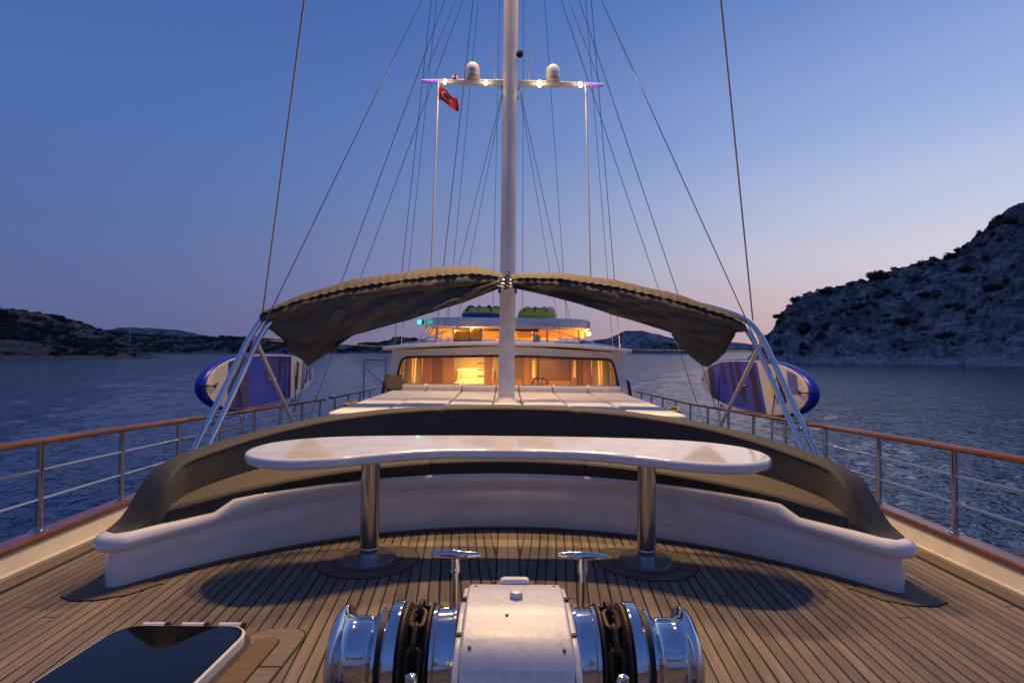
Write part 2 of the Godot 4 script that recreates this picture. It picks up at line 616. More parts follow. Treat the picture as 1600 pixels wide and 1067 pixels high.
func scrub(called: String, label: String, at: Dictionary, n: int, mesh: Mesh, m: Material, seed_: int, lo: float, hi: float, clumped := 0.0, t0 := 0.05, t1 := 0.66) -> void:
	var g := RandomNumberGenerator.new()
	g.seed = seed_
	var list := []
	var tries := 0
	while list.size() < n and tries < n * 12:
		tries += 1
		var i := g.randi() % (int(at.count) - 1)
		var j := int(lerpf(t0, t1, g.randf()) * at.cols)
		var p: Vector3 = at.rows[i][j]
		if p.y < 1.6 or g.randf() < clumped and at.patch.get_noise_3dv(p * 1.3) < 0.0:
			continue
		var s := lerpf(lo, hi, pow(g.randf(), 2.0))
		list.append(Transform3D(Basis(Vector3.UP, g.randf() * TAU).scaled(Vector3(s * g.randf_range(0.8, 1.4), s * g.randf_range(0.7, 1.0), s)), p - Vector3(0, 0.25 * s, 0)))
	var mm := MultiMesh.new()
	mm.transform_format = MultiMesh.TRANSFORM_3D
	mm.mesh = mesh
	mm.instance_count = list.size()
	for i in list.size():
		mm.set_instance_transform(i, list[i])
	var o := MultiMeshInstance3D.new()
	o.name = numbered(called)
	o.multimesh = mm
	o.material_override = m
	add_child(o)
	o.transform = sea_frame * Transform3D(Basis.IDENTITY, Vector3(0, -2.2, 0))
	o.set_meta("kind", "stuff")
	tag(o, label, "scrub")

func make_land() -> void:
	var rock_d := Color(0.13, 0.115, 0.11)
	var rock_l := Color(0.62, 0.56, 0.54)
	var cliff := land("cliff", "steep pale limestone cliff with dark bushes rising from the sea",
		[[77, 168, 0.5, 6], [78, 160, 9, 10], [82, 152, 21, 20], [91, 142, 26, 27], [98, 136, 29, 32], [108, 127, 34.5, 40], [114, 121, 40, 44], [115.5, 119.5, 45, 46], [119, 116, 48.5, 50], [130, 105, 55, 60], [165, 70, 64, 70]],
		Vector2(0.7, 0.717), 0.62, 1.0, rock_d, rock_l, Color(0.28, 0.25, 0.235), 100)
	var leaf := mat(lin(0.028, 0.034, 0.02), 0.9)
	var bush_a := bush_mesh(5, 260, 0.16)
	var bush_b := bush_mesh(6, 260, 0.15)
	scrub("cliff_scrub", "low dark scrub dotted over the pale cliff", cliff, 650, bush_b, leaf, 71, 0.35, 1.7, 0.6)
	# larger shrubs that can be told apart: share along the shore, share up the slope, radius
	var spots := [[0.16, 0.22, 3.2], [0.185, 0.50, 2.6], [0.27, 0.28, 3.0], [0.30, 0.36, 2.8], [0.215, 0.46, 2.0], [0.33, 0.18, 3.0], [0.25, 0.58, 2.4], [0.29, 0.6, 3.2], [0.345, 0.6, 2.2], [0.36, 0.40, 3.0], [0.39, 0.26, 3.4], [0.42, 0.5, 3.0], [0.44, 0.34, 2.6], [0.37, 0.13, 2.6], [0.47, 0.2, 2.8], [0.40, 0.62, 2.4], [0.13, 0.58, 1.8], [0.10, 0.5, 2.0], [0.49, 0.45, 3.2], [0.20, 0.12, 2.0]]
	for s in spots:
		var p: Vector3 = cliff.rows[int(s[0] * (cliff.count - 1))][int(s[1] * (cliff.cols - 1))]
		var o := obj("shrub", bush_a if int(s[2] * 10) % 2 == 0 else bush_b, leaf)
		o.transform = sea_frame * Transform3D(Basis(Vector3.UP, s[0] * 40.0).scaled(Vector3(s[2] * 1.25, s[2] * 0.8, s[2])), p + Vector3(0, -2.2 - 0.35 * s[2], 0))
		tag(o, "dark rounded shrub growing on the face of the pale cliff", "shrub", "dark shrubs on the cliff")
	var ridge := [[0.262, 1.6, 2.4], [0.278, 1.5, 1.7], [0.305, 1.8, 1.2], [0.375, 1.5, 1.1]]
	for k in ridge.size():
		var s: Array = ridge[k]
		var p: Vector3 = cliff.rows[int(s[0] * (cliff.count - 1))][int(0.645 * (cliff.cols - 1))]
		var o := thing("ridge_tree", "small dark tree standing out against the sky on the cliff ridge", "tree", Vector3.ZERO, "trees on the cliff ridge")
		o.transform = sea_frame * Transform3D(Basis.IDENTITY, p + Vector3(0, -2.5, 0))
		var b := B.new()
		b.tube([Vector3(0, -0.5, 0), Vector3(0.1, s[1] * 0.5, 0), Vector3(0.3, s[1], 0)], 0.18, 6, 0.08)
		b.tube([Vector3(0.1, s[1] * 0.5, 0), Vector3(-0.5, s[1] * 0.95, 0.2)], 0.09, 5, 0.04)
		obj("trunk", b, M.panel_dark, o)
		var c := obj("crown", bush_a, leaf, o)
		c.transform = Transform3D(Basis(Vector3.UP, k).scaled(Vector3(s[2] * 1.1, s[2] * 0.95, s[2])), Vector3(0.2, s[1] * 0.55, 0))
	# the headland to port of the picture and the hills behind it
	var soil_d := Color(0.13, 0.09, 0.066)
	var soil_l := Color(0.40, 0.27, 0.20)
	var green := Color(0.06, 0.055, 0.034)
	var head := land("headland", "low scrub covered headland with bare reddish rock at the shore",
		[[-200, 100, 24, 90], [-196, 150, 24, 90], [-193, 192, 23, 88], [-184, 205, 20.5, 84], [-172, 216, 14, 66], [-163, 224, 6.5, 36], [-158, 230, 2.0, 14], [-155, 236, 0.5, 6]],
		Vector2(-0.55, 0.83), 1.3, 0.55, soil_d, soil_l, green, 200)
	scrub("headland_scrub", "dense low scrub covering the headland", head, 1500, bush_b, leaf, 72, 0.6, 2.3, 0.85)
	var hill := land("hill", "long dark scrub covered hill behind the headland",
		[[-640, 560, 40, 150], [-560, 620, 34, 140], [-489, 640, 28, 130], [-440, 645, 25, 120], [-393, 650, 27, 120], [-350, 660, 25, 110], [-313, 670, 21, 90], [-270, 690, 17, 70], [-235, 700, 8, 40], [-215, 705, 1, 10]],
		Vector2(-0.3, 0.95), 4.2, 0.9, soil_d, soil_l, green, 300)
	scrub("hill_scrub", "dark scrub over the long hill", hill, 1500, bush_b, leaf, 73, 2.0, 4.5, 0.6)
	var mid := land("hill", "dark rounded hills beyond the bay behind the wheelhouse",
		[[-330, 980, 1, 20], [-290, 950, 22, 120], [-250, 940, 24, 130], [-225, 940, 34, 150], [-190, 945, 30, 140], [-140, 960, 20, 120], [-90, 980, 12, 90], [-30, 1000, 14, 90], [40, 1010, 10, 90], [110, 1020, 1, 30]],
		Vector2(0.0, 1.0), 6.0, 0.9, soil_d, soil_l, green, 400)
	scrub("far_scrub", "dark scrub over the hills beyond the bay", mid, 700, bush_b, leaf, 74, 2.5, 5.0, 0.5)
	var islet := land("islet", "small rocky islet beside the wheelhouse roof",
		[[128, 560, 0.5, 8], [142, 552, 6, 22], [158, 546, 10, 30], [171, 545, 15.5, 34], [186, 548, 11.5, 30], [200, 552, 7, 24], [222, 558, 4, 16], [250, 565, 0.5, 8]],
		Vector2(0.2, 0.98), 1.9, 0.6, rock_d, rock_l, green, 500)
	scrub("islet_scrub", "dark scrub on the rocky islet", islet, 160, bush_b, leaf, 75, 0.8, 2.0, 0.3)
	land("mountain", "far mountain ridge behind the islet",
		[[150, 3100, 10, 200], [420, 3000, 75, 500], [560, 2950, 84, 520], [680, 2950, 135, 600], [790, 2950, 146, 600], [900, 2950, 118, 560], [1020, 2980, 92, 520], [1200, 3000, 70, 500], [1420, 3000, 66, 500], [1700, 3050, 40, 400]],
		Vector2(0.25, 0.97), 26.0, 4.0, rock_d, rock_l, green, 600, false)
	land("mountain", "far mountain behind the long hill",
		[[-2500, 2500, 10, 200], [-2150, 2450, 60, 400], [-1980, 2450, 140, 600], [-1820, 2450, 136, 600], [-1660, 2450, 122, 560], [-1500, 2500, 88, 500], [-1300, 2550, 60, 400], [-700, 2700, 40, 300], [100, 3000, 50, 300], [400, 3100, 10, 200]],
		Vector2(-0.4, 0.92), 26.0, 4.0, rock_d, rock_l, green, 700, false)
	# a sailing yacht lying off the headland
	var y := thing("sailing_yacht", "small white sailing yacht moored off the headland", "yacht")
	y.transform = sea_frame * Transform3D(Basis(Vector3.UP, 0.5), V(-187, -2.2, 256))
	var b := B.new()
	b.skin([ring2(-5.0, 0.05, 0.9), ring2(-2.5, 1.4, 0.75), ring2(0.5, 1.7, 0.7), ring2(5.0, 1.2, 0.75)])
	obj("hull", b, M.matt_white, y)
	b = B.new()
	b.box(Vector3(0, 1.2, 0.8), Vector3(1.8, 0.6, 4.5), 0.2)
	obj("cabin", b, M.matt_white, y)
	b = B.new()
	b.tube([Vector3(0, 1.0, -0.6), Vector3(0, 14.5, -0.6)], 0.13, 6, 0.09)
	obj("mast", b, M.matt_white, y)
	b = B.new()
	b.tube([Vector3(0, 2.4, -0.6), Vector3(0, 2.4, 3.8)], 0.14, 6)
	obj("boom", b, M.matt_white, y)

func ring2(z: float, half: float, top: float) -> PackedVector3Array:
	return PackedVector3Array([Vector3(-half, top, z), Vector3(-half * 0.8, 0.0, z), Vector3(0, -0.6, z * 0.9), Vector3(half * 0.8, 0.0, z), Vector3(half, top, z), Vector3(0, top + 0.1, z)])

# ---------------------------------------------------------------- deck, bulwarks, rails
func deck_sheet(outline: PackedVector2Array, y0: float, y1: float, rnd := 0.002) -> B:
	# outline in x, d; laid along the sloping deck, y0 and y1 above it
	var o := PackedVector2Array()
	for p in outline:
		o.append(Vector2(p.x, -p.y))
	var b := B.new()
	b.slab(o, y0, y1, rnd, 1)
	for i in b.v.size():
		b.v[i].y += dk(-b.v[i].z)
	return b

func make_deck() -> void:
	var b := B.new()
	var ds := []
	var d := -4.3
	while d < 24.0:
		ds.append(d)
		d += 0.5
	var rings := []
	for q in ds:
		var w: float = hull(q) + 0.03
		rings.append(PackedVector3Array([V(-w, dk(q) - 0.003, q), V(w, dk(q) - 0.003, q), V(w, dk(q) - 0.12, q), V(-w, dk(q) - 0.12, q)]))
	b.skin(rings)
	var deck := obj("deck", b, M.caulk, self, 10.0)
	structure(deck, "bare teak planked foredeck with black caulked seams", "deck")
	var pitch := 0.0612
	var wide := 0.0518
	for side in [-1.0, 1.0]:
		# covering board along the bulwark
		plank(deck, side, 0.055, 0.105, -3.9, 11.5, M.teak[3], 900)
		for k in 50:
			var off: float = 0.142 + (k + 0.5) * pitch
			var from := -4.0
			while from < 9.0 and hull(from) - off + wide * 0.5 < 0.095:
				from += 0.02
			var to := 5.9
			if off < 1.25:
				to = 11.5
			if from > to - 0.3:
				continue
			plank(deck, side, off, wide, from, to, M.teak[rng.randi() % 6], k)
	b = B.new()
	for x0 in [-0.070, 0.002]:
		b = B.new()
		rings = []
		for q in [-3.9, 5.9]:
			rings.append(PackedVector3Array([V(x0, dk(q) - 0.015, q), V(x0, dk(q) - 0.002, q), V(x0 + 0.002, dk(q), q), V(x0 + 0.066, dk(q), q), V(x0 + 0.068, dk(q) - 0.002, q), V(x0 + 0.068, dk(q) - 0.015, q)]))
		b.skin(rings)
		obj("plank", b, M.teak[2], deck, 30.0)
	# round teak pads under the table pedestals
	for s in [-1.0, 1.0]:
		for q in [[0.325, 0.0055, M.teak_ring, 0.003, "teak_ring"], [0.222, 0.0075, M.caulk, 0.0, "seam"], [0.216, 0.010, M.teak_ring, 0.003, "teak_ring"]]:
			var o := PackedVector2Array()
			for k in 40:
				o.append(Vector2(0.918 * s + cos(TAU * k / 40) * q[0], 3.415 + sin(TAU * k / 40) * q[0]))
			if q[4] == "teak_ring" and q[0] > 0.3:
				var ob := PackedVector2Array()
				for k in 40:
					ob.append(Vector2(0.918 * s + cos(TAU * k / 40) * 0.331, 3.415 + sin(TAU * k / 40) * 0.331))
				obj("seam", deck_sheet(ob, -0.004, 0.003, 0.0), M.caulk, deck, 20.0)
				for w in 4:
					var a := TAU * (w + 0.62) / 4.0
					var p := Vector2(0.918 * s + cos(a) * 0.27, 3.415 + sin(a) * 0.27)
					var t := Vector2(cos(a), sin(a)) * 0.053
					var n := Vector2(-sin(a), cos(a)) * 0.002
					obj("seam", deck_sheet(PackedVector2Array([p - t - n, p + t - n, p + t + n, p - t + n]), 0.0, 0.0068, 0.0), M.caulk, deck, 0.0)
			obj(q[4], deck_sheet(o, -0.004, q[1], q[3]), q[2], deck, 20.0)
	# teak margin round the foot of the sofa
	for q in [[0.062, 0.004, M.caulk, "seam"], [0.056, 0.008, M.teak_ring, "margin_board"]]:
		var ol := PackedVector2Array()
		for p in sofa_outline(q[0], 0.0):
			ol.append(p)
		obj(q[3], deck_sheet(ol, -0.004, q[1], 0.001), q[2], deck, 20.0)
	for s in [-1.0, 1.0]:
		for q in [[0.006, 0.0036, M.caulk, "seam"], [0.0, 0.0072, M.teak_ring, "margin_board"]]:
			var o := []
			for p in [[2.0, 3.0], [2.08, 2.84], [2.2, 2.77], [2.32, 2.765], [2.42, 2.82], [2.455, 2.93], [2.43, 3.05], [2.3, 3.06]]:
				var v := Vector2(p[0] * s, p[1])
				o.append(v + (v - Vector2(2.3 * s, 2.89)).normalized() * q[0])
			obj(q[3], deck_sheet(PackedVector2Array(o), -0.004, q[1], 0.001), q[2], deck, 20.0)
	# teak surround beside the hatch
	var outer := rounded([Vector2(-1.20, 1.2), Vector2(-1.20, 2.47), Vector2(-0.945, 2.47), Vector2(-0.945, 1.2)], 0.10, 5)
	obj("seam", deck_sheet(rounded([Vector2(-1.21, 1.2), Vector2(-1.21, 2.478), Vector2(-0.937, 2.478), Vector2(-0.937, 1.2)], 0.105, 5), -0.004, 0.004, 0.0), M.caulk, deck, 20.0)
	obj("margin_board", deck_sheet(outer, -0.004, 0.0075, 0.001), M.teak[1], deck, 20.0)
	obj("seam", deck_sheet(rounded([Vector2(-1.148, 1.2), Vector2(-1.148, 2.375), Vector2(-1.032, 2.375), Vector2(-1.032, 1.2)], 0.055, 5), 0.0, 0.010, 0.0), M.caulk, deck, 20.0)
	obj("inlay_strip", deck_sheet(rounded([Vector2(-1.142, 1.2), Vector2(-1.142, 2.368), Vector2(-1.038, 2.368), Vector2(-1.038, 1.2)], 0.05, 5), 0.0, 0.0135, 0.001), M.teak_brown, deck, 20.0)
	obj("seam", deck_sheet(PackedVector2Array([Vector2(-1.032, 2.142), Vector2(-0.945, 2.142), Vector2(-0.945, 2.148), Vector2(-1.032, 2.148)]), 0.0, 0.0095, 0.0), M.caulk, deck, 0.0)

func plank(deck: Node, side: float, off: float, wide: float, from: float, to: float, m: Material, k: int) -> void:
	var rings := []
	var h := wide * 0.5
	var lift := rng.randf_range(-0.0004, 0.0004)
	var ds := [from]
	var step := from
	while step < to - 0.1:
		step = minf(to, step + (0.12 if hull(step) - off - h < 0.0785 else 0.75))
		ds.append(step)
	for d in ds:
		var x: float = hull(d) - off
		var y := dk(d) + lift
		var xi := maxf(x - h, 0.078)
		rings.append(PackedVector3Array([V(side * xi, y - 0.015, d), V(side * xi, y - 0.002, d), V(side * (xi + 0.002), y, d), V(side * (x + h - 0.002), y, d), V(side * (x + h), y - 0.002, d), V(side * (x + h), y - 0.015, d)]))
	var b := B.new()
	b.skin(rings)
	var shift := Vector2(rng.randf() * 7.0, rng.randf())
	for i in b.uv.size():
		b.uv[i] += shift
	obj("plank", b, m, deck, 30.0)
	# a butt joint here and there
	if wide < 0.06 and rng.randf() < 0.34:
		var d := rng.randf_range(maxf(from + 0.4, 0.8), 4.6)
		var x := hull(d) - off
		if x - h > 0.085 and d < to:
			obj("seam", deck_sheet(PackedVector2Array([Vector2(side * (x - h), d - 0.0025), Vector2(side * (x + h), d - 0.0025), Vector2(side * (x + h), d + 0.0025), Vector2(side * (x - h), d + 0.0025)]), -0.004, 0.0012, 0.0), M.caulk, deck, 0.0)

func cap_y(d: float) -> float:
	return lut([[-4.4, 0.30], [0.0, 0.085], [3.2, -0.02], [6.0, -0.13], [10.0, -0.31], [30.0, -0.8]], d)

func rail_y(d: float) -> float:
	return lut([[-4.4, 1.12], [0.0, 0.76], [3.16, 0.585], [5.06, 0.48], [6.75, 0.40], [9.4, 0.285], [12.7, 0.23], [30.0, 0.2]], d)

func rail_x(d: float) -> float:
	return hull(d) + 0.125

func along(f: float, t: float, step: float, fn: Callable) -> Array:
	var out := []
	var n := int((t - f) / step) + 2
	for i in n:
		out.append(fn.call(lerpf(f, t, float(i) / (n - 1))))
	return out

func section_sweep(b: B, f: float, t: float, step: float, fn: Callable) -> void:
	var rings := []
	var n := int((t - f) / step) + 2
	for i in n:
		rings.append(fn.call(lerpf(f, t, float(i) / (n - 1))))
	b.skin(rings)

func make_rails() -> void:
	for s in [-1.0, 1.0]:
		var which := "under the longer open rail by the cliff" if s > 0 else "on the side facing the headland"
		var bw := thing("bulwark", "low cream bulwark with varnished wooden cap " + which, "bulwark")
		var b := B.new()
		section_sweep(b, -4.25, 24.0, 0.5, func(d): return PackedVector3Array([V(s * hull(d), dk(d) - 0.05, d), V(s * (hull(d) + 0.055), cap_y(d) - 0.035, d), V(s * (hull(d) + 0.16), cap_y(d) - 0.035, d), V(s * (hull(d) + 0.14), dk(d) - 0.05, d)]))
		obj("panel", b, M.cream, bw, 30.0)
		b = B.new()
		section_sweep(b, -4.25, 24.0, 0.5, func(d): return PackedVector3Array([V(s * (hull(d) - 0.004), dk(d) - 0.02, d), V(s * (hull(d) - 0.012), dk(d) + 0.022, d), V(s * (hull(d) + 0.02), dk(d) + 0.026, d), V(s * (hull(d) + 0.02), dk(d) - 0.02, d)]))
		obj("foot_moulding", b, M.cream, bw, 30.0)
		b = B.new()
		section_sweep(b, -4.25, 24.0, 0.5, func(d):
			var ring := PackedVector3Array()
			for p in rounded([Vector2(0.035, -0.03), Vector2(0.035, 0.012), Vector2(0.175, 0.012), Vector2(0.175, -0.03)], 0.018, 3):
				ring.append(V(s * (hull(d) + p.x), cap_y(d) + p.y, d))
			return ring)
		obj("cap_rail", b, M.varnish, bw, 35.0)
		b = B.new()
		section_sweep(b, -4.25, 24.0, 0.8, func(d): return PackedVector3Array([V(s * (hull(d) + 0.158), cap_y(d) - 0.04, d), V(s * (hull(d) + 0.11), -1.0, d), V(s * maxf(hull(d) - 0.6, 0.02), -2.6, d), V(s * maxf(hull(d) - 0.7, 0.01), -2.6, d), V(s * hull(d), -1.0, d), V(s * (hull(d) + 0.10), cap_y(d) - 0.04, d)]))
		obj("hull_side", b, M.matt_white, bw, 30.0)
		# guard rail
		var runs := [[-4.0, 9.35], [9.75, 13.0]] if s < 0 else [[-4.0, 13.0]]
		for run in runs:
			var txt := "varnished wooden guard rail on steel posts along the headland side"
			if s > 0:
				txt = "unbroken varnished wooden guard rail on steel posts along the cliff side"
			elif run[0] > 5:
				txt = "short varnished guard rail beyond the boarding gap beside the wheelhouse"
			var gr := thing("guard_rail", txt, "guard rail")
			b = B.new()
			section_sweep(b, run[0], run[1], 0.4, func(d):
				var ring := PackedVector3Array()
				for p in rounded([Vector2(-0.045, -0.022), Vector2(-0.045, 0.022), Vector2(0.045, 0.022), Vector2(0.045, -0.022)], 0.018, 4):
					ring.append(V(s * (rail_x(d) + p.x), rail_y(d) + p.y, d))
				return ring)
			obj("top_rail", b, M.varnish, gr, 35.0)
			for f in [0.36, 0.68]:
				b = B.new()
				b.tube(along(run[0] + 0.1, run[1] - 0.1, 0.5, func(d): return V(s * rail_x(d), lerpf(cap_y(d), rail_y(d), f), d)), 0.0115, 8)
				obj("rail_tube", b, M.steel, gr)
			var k := -9
			while k < 14:
				var d := (3.43 if s < 0 else 3.55) + 0.82 * k
				k += 1
				if d < run[0] + 0.1 or d > run[1] - 0.05:
					continue
				b = B.new()
				var x: float = s * rail_x(d)
				b.tube([V(x, cap_y(d), d), V(x, rail_y(d) - 0.015, d)], 0.0205, 12)
				var post := obj("stanchion", b, M.steel, gr)
				b = B.new()
				b.lathe(V(x, cap_y(d) + 0.008, d), Vector3.UP, [[0.0, 0.0], [0.052, 0.0], [0.052, 0.008], [0.028, 0.014], [0.026, 0.03], [0.0, 0.03]], 20)
				obj("foot_plate", b, M.steel, post)

# ---------------------------------------------------------------- sofa and table
const SR := 2.56
const SC := 1.63
const SEND := 58.8

func sofa_w(deg: float) -> float:
	return 0.095 + 1.055 * (1.0 - pow(minf(absf(deg) / 59.4, 1.0), 2.3))

func polar(deg: float, r: float) -> Vector2:
	var a := deg_to_rad(deg)
	return Vector2(r * sin(a), SC + r * cos(a))

func sofa_points(o: float) -> Array:
	# [x and d, angle] round the foot of the sofa, pushed outwards by o
	var out := []
	var n := 44
	for i in n + 1:
		var g := lerpf(-SEND, SEND, float(i) / n)
		out.append([polar(g, SR - o), g])
	var half := sofa_w(SEND) * 0.5
	var c := polar(SEND, SR + half)
	var a := deg_to_rad(SEND)
	var rad := Vector2(sin(a), cos(a))
	var tan_ := Vector2(cos(a), -sin(a))
	for i in range(1, 10):
		var t := PI * i / 10
		out.append([c + (-rad * cos(t) + tan_ * sin(t)) * (half + o), SEND])
	for i in n + 1:
		var g := lerpf(SEND, -SEND, float(i) / n)
		out.append([polar(g, SR + sofa_w(g) + o), g])
	c = polar(-SEND, SR + half)
	rad = Vector2(-sin(a), cos(a))
	tan_ = Vector2(-cos(a), -sin(a))
	for i in range(1, 10):
		var t := PI * i / 10
		out.append([c + (rad * cos(t) + tan_ * sin(t)) * (half + o), -SEND])
	return out

func sofa_outline(o: float, _h: float) -> PackedVector2Array:
	var out := PackedVector2Array()
	for q in sofa_points(o):
		out.append(q[0])
	return out

func lip_top(deg: float) -> float:
	return lerpf(0.207, 0.142, smoothstep(45.0, 48.4, absf(deg)))

func lip_low(deg: float) -> float:
	return lerpf(0.105, 0.05, smoothstep(28.0, 56.0, absf(deg)))

func seat_y(deg: float) -> float:
	return 0.313 - 0.085 * pow(absf(deg) / 52.0, 2.0)

func back_y(deg: float) -> float:
	return lut([[0.0, 0.655], [10.0, 0.65], [20.0, 0.63], [30.0, 0.594], [40.0, 0.535], [45.0, 0.503], [50.0, 0.478], [51.5, 0.465], [53.0, 0.44], [54.5, 0.395], [55.8, 0.33], [57.0, 0.25], [58.2, 0.185], [59.4, 0.158], [62.0, 0.15]], absf(deg) * 1.018)

func sofa_sweep(g0: float, g1: float, rad: float, fn: Callable) -> B:
	var b := B.new()
	var rings := []
	var n := int(absf(g1 - g0) / 1.1) + 3
	for i in n:
		var g := lerpf(g0, g1, float(i) / (n - 1))
		var pts: Array = fn.call(g)
		# the ends of a cushion are rounded off
		var e := minf(float(i), float(n - 1 - i))
		var pull := 0.018 if e < 0.5 else 0.0
		var mid := Vector2.ZERO
		for p in pts:
			mid += p
		mid /= pts.size()
		var ring := PackedVector3Array()
		for p in rounded(pts, rad, 4):
			var q := p + (mid - p).normalized() * pull
			var w := polar(g, q.x)
			ring.append(V(w.x, q.y, w.y))
		rings.append(ring)
	b.skin(rings)
	return b

func make_sofa() -> void:
	var sofa := thing("curved_sofa", "wide curved bench sofa with charcoal cushions on a glossy white base", "sofa", Vector3.ZERO)
	var rings := []
	for l in [[0.0, 0.0], [0.0, 0.25], [0.004, 0.6], [-0.012, 0.85], [-0.03, 1.0]]:
		var ring := PackedVector3Array()
		for q in sofa_points(l[0]):
			var p: Vector2 = q[0]
			ring.append(V(p.x, lerpf(dk(p.y) - 0.01, lip_low(q[1]) + 0.02, l[1]), p.y))
		rings.append(ring)
	var b := B.new()
	b.skin(rings, true, false)
	obj("base", b, M.gelcoat, sofa, 50.0)
	rings = []
	for l in [[-0.04, 0.0], [0.022, 0.0], [0.045, 0.08], [0.057, 0.3], [0.058, 0.55], [0.048, 0.82], [0.03, 0.97], [0.01, 1.0], [-0.045, 1.0]]:
		# the rim is a shallow band in the middle and a rounded nose towards the ends
		var ring := PackedVector3Array()
		var slim := sofa_points(l[0] * 0.5)
		var full := sofa_points(l[0])
		for i in full.size():
			var g: float = full[i][1]
			var p: Vector2 = slim[i][0].lerp(full[i][0], smoothstep(40.0, 51.0, absf(g)))
			ring.append(V(p.x, lerpf(lip_low(g), lip_top(g), l[1]), p.y))
		rings.append(ring)
	b = B.new()
	b.skin(rings, true, false)
	obj("rim", b, M.gelcoat, sofa, 50.0)
	var seat := func(g: float) -> Array:
		var w := sofa_w(g)
		return [Vector2(SR - 0.004, lip_top(g) - 0.01), Vector2(SR - 0.006, seat_y(g)), Vector2(SR + maxf(w - 0.20, 0.1), seat_y(g) - 0.005), Vector2(SR + maxf(w - 0.20, 0.11), lip_top(g) - 0.01)]
	for r in [[-54.2, -14.05], [-13.95, 13.95], [14.05, 54.2]]:
		var sc := obj("seat_cushion", sofa_sweep(r[0], r[1], 0.03, seat), M.charcoal, sofa, 50.0)
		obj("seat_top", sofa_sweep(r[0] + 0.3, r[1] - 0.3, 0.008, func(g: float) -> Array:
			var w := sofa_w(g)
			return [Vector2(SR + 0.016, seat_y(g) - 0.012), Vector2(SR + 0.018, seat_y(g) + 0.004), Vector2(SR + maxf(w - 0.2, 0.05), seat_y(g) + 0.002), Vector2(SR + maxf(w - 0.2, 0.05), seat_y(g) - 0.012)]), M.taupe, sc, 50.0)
	var back := func(g: float) -> Array:
		var w := sofa_w(g)
		var k := smoothstep(50.0, 55.0, absf(g))
		var ti := lerpf(minf(0.235, w), w + 0.015, k)
		var tt := lerpf(minf(0.225, w * 0.9), w * 0.8, k)
		return [Vector2(SR + w - ti, lerpf(seat_y(g) - 0.06, lip_top(g) - 0.004, k)), Vector2(SR + w - tt, back_y(g) - 0.012), Vector2(SR + w - 0.03 + 0.07 * k, back_y(g)), Vector2(SR + w + 0.01 + 0.05 * k, lip_top(g) - 0.004)]
	for r in [[-59.6, -11.02], [-10.98, 10.98], [11.02, 59.6]]:
		obj("backrest_cushion", sofa_sweep(r[0], r[1], 0.045, back), M.charcoal, sofa, 50.0)
		b = B.new()
		var path := []
		var n := 40
		for i in n + 1:
			var g := lerpf(clampf(r[0], -52, 52), clampf(r[1], -52, 52), float(i) / n)
			var p := polar(g, SR + sofa_w(g) - 0.226)
			path.append(V(p.x, back_y(g) - 0.034, p.y))
		b.tube(path, 0.006, 6)
		obj("piping", b, M.piping, sofa)

func make_table() -> void:
	var t := thing("kidney_table", "long white glossy kidney shaped table on two steel pedestals", "table", Vector3.ZERO)
	var half := [[0.0, 3.955], [0.67, 3.935], [1.28, 3.84], [1.60, 3.64], [1.69, 3.38], [1.61, 3.15], [1.36, 3.01], [1.07, 3.06], [0.82, 3.2], [0.5, 3.335], [0.0, 3.375]]
	var pts := []
	for p in half:
		pts.append(Vector2(p[0], -p[1]))
	for i in range(half.size() - 2, 0, -1):
		pts.append(Vector2(-half[i][0], -half[i][1]))
	var b := B.new()
	b.slab(PackedVector2Array(spline(pts, 7, true)), 0.487, 0.553, 0.026, 5)
	obj("table_top", b, M.gelcoat, t, 50.0)
	for s in [-1.0, 1.0]:
		var d := 3.415
		var y := dk(d)
		b = B.new()
		b.tube([V(0.918 * s, y + 0.02, d), V(0.918 * s, 0.484, d)], 0.061, 28)
		var p := obj("pedestal", b, M.steel, t)
		b = B.new()
		b.lathe(V(0.918 * s, y + 0.012, d), Vector3.UP, [[0.0, 0.0], [0.066, 0.0], [0.066, 0.075], [0.063, 0.08], [0.0, 0.08]], 28)
		obj("collar", b, M.chrome, p)
		b = B.new()
		b.lathe(V(0.918 * s, y + 0.008, d), Vector3.UP, [[0.0, 0.0], [0.176, 0.0], [0.176, 0.008], [0.168, 0.017], [0.0, 0.02]], 36)
		obj("base_plate", b, M.dark_steel, p)
		b = B.new()
		b.lathe(V(0.918 * s, 0.474, d), Vector3.UP, [[0.0, 0.0], [0.13, 0.0], [0.13, 0.012], [0.0, 0.012]], 28)
		obj("top_plate", b, M.dark_steel, p)

# ---------------------------------------------------------------- windlass, chain, hatch
func extrude_x(b: B, prof: PackedVector2Array, x0: float, x1: float, bevel: float) -> void:
	# prof holds (d, y)
	var m := Vector2.ZERO
	for p in prof:
		m += p
	m /= prof.size()
	var rings := []
	for l in [[x0, bevel], [x0 + bevel * 0.35, bevel * 0.3], [x0 + bevel, 0.0], [x1 - bevel, 0.0], [x1 - bevel * 0.35, bevel * 0.3], [x1, bevel]]:
		var ring := PackedVector3Array()
		for p in prof:
			var q: Vector2 = p + (m - p).normalized() * l[1]
			ring.append(V(l[0], q.y, q.x))
		rings.append(ring)
	b.skin(rings)

func chain_link(c: Vector3, t: Vector3, n: Vector3, long: float, wide: float, r: float) -> B:
	var b := B.new()
	var rings := []
	var s := t.cross(n).normalized()
	var half := (long - wide) * 0.5
	var count := 16
	for i in count:
		var a := TAU * i / count
		var o := n * cos(a) * (wide * 0.5 - r) + t * (sin(a) * (wide * 0.5 - r) + signf(sin(a)) * half)
		var out := (n * cos(a) + t * sin(a)).normalized()
		var ring := PackedVector3Array()
		for k in 7:
			var q := TAU * k / 7
			ring.append(c + o + (out * cos(q) + s * sin(q)) * r)
		rings.append(ring)
	b.skin(rings, true, false, true)
	return b

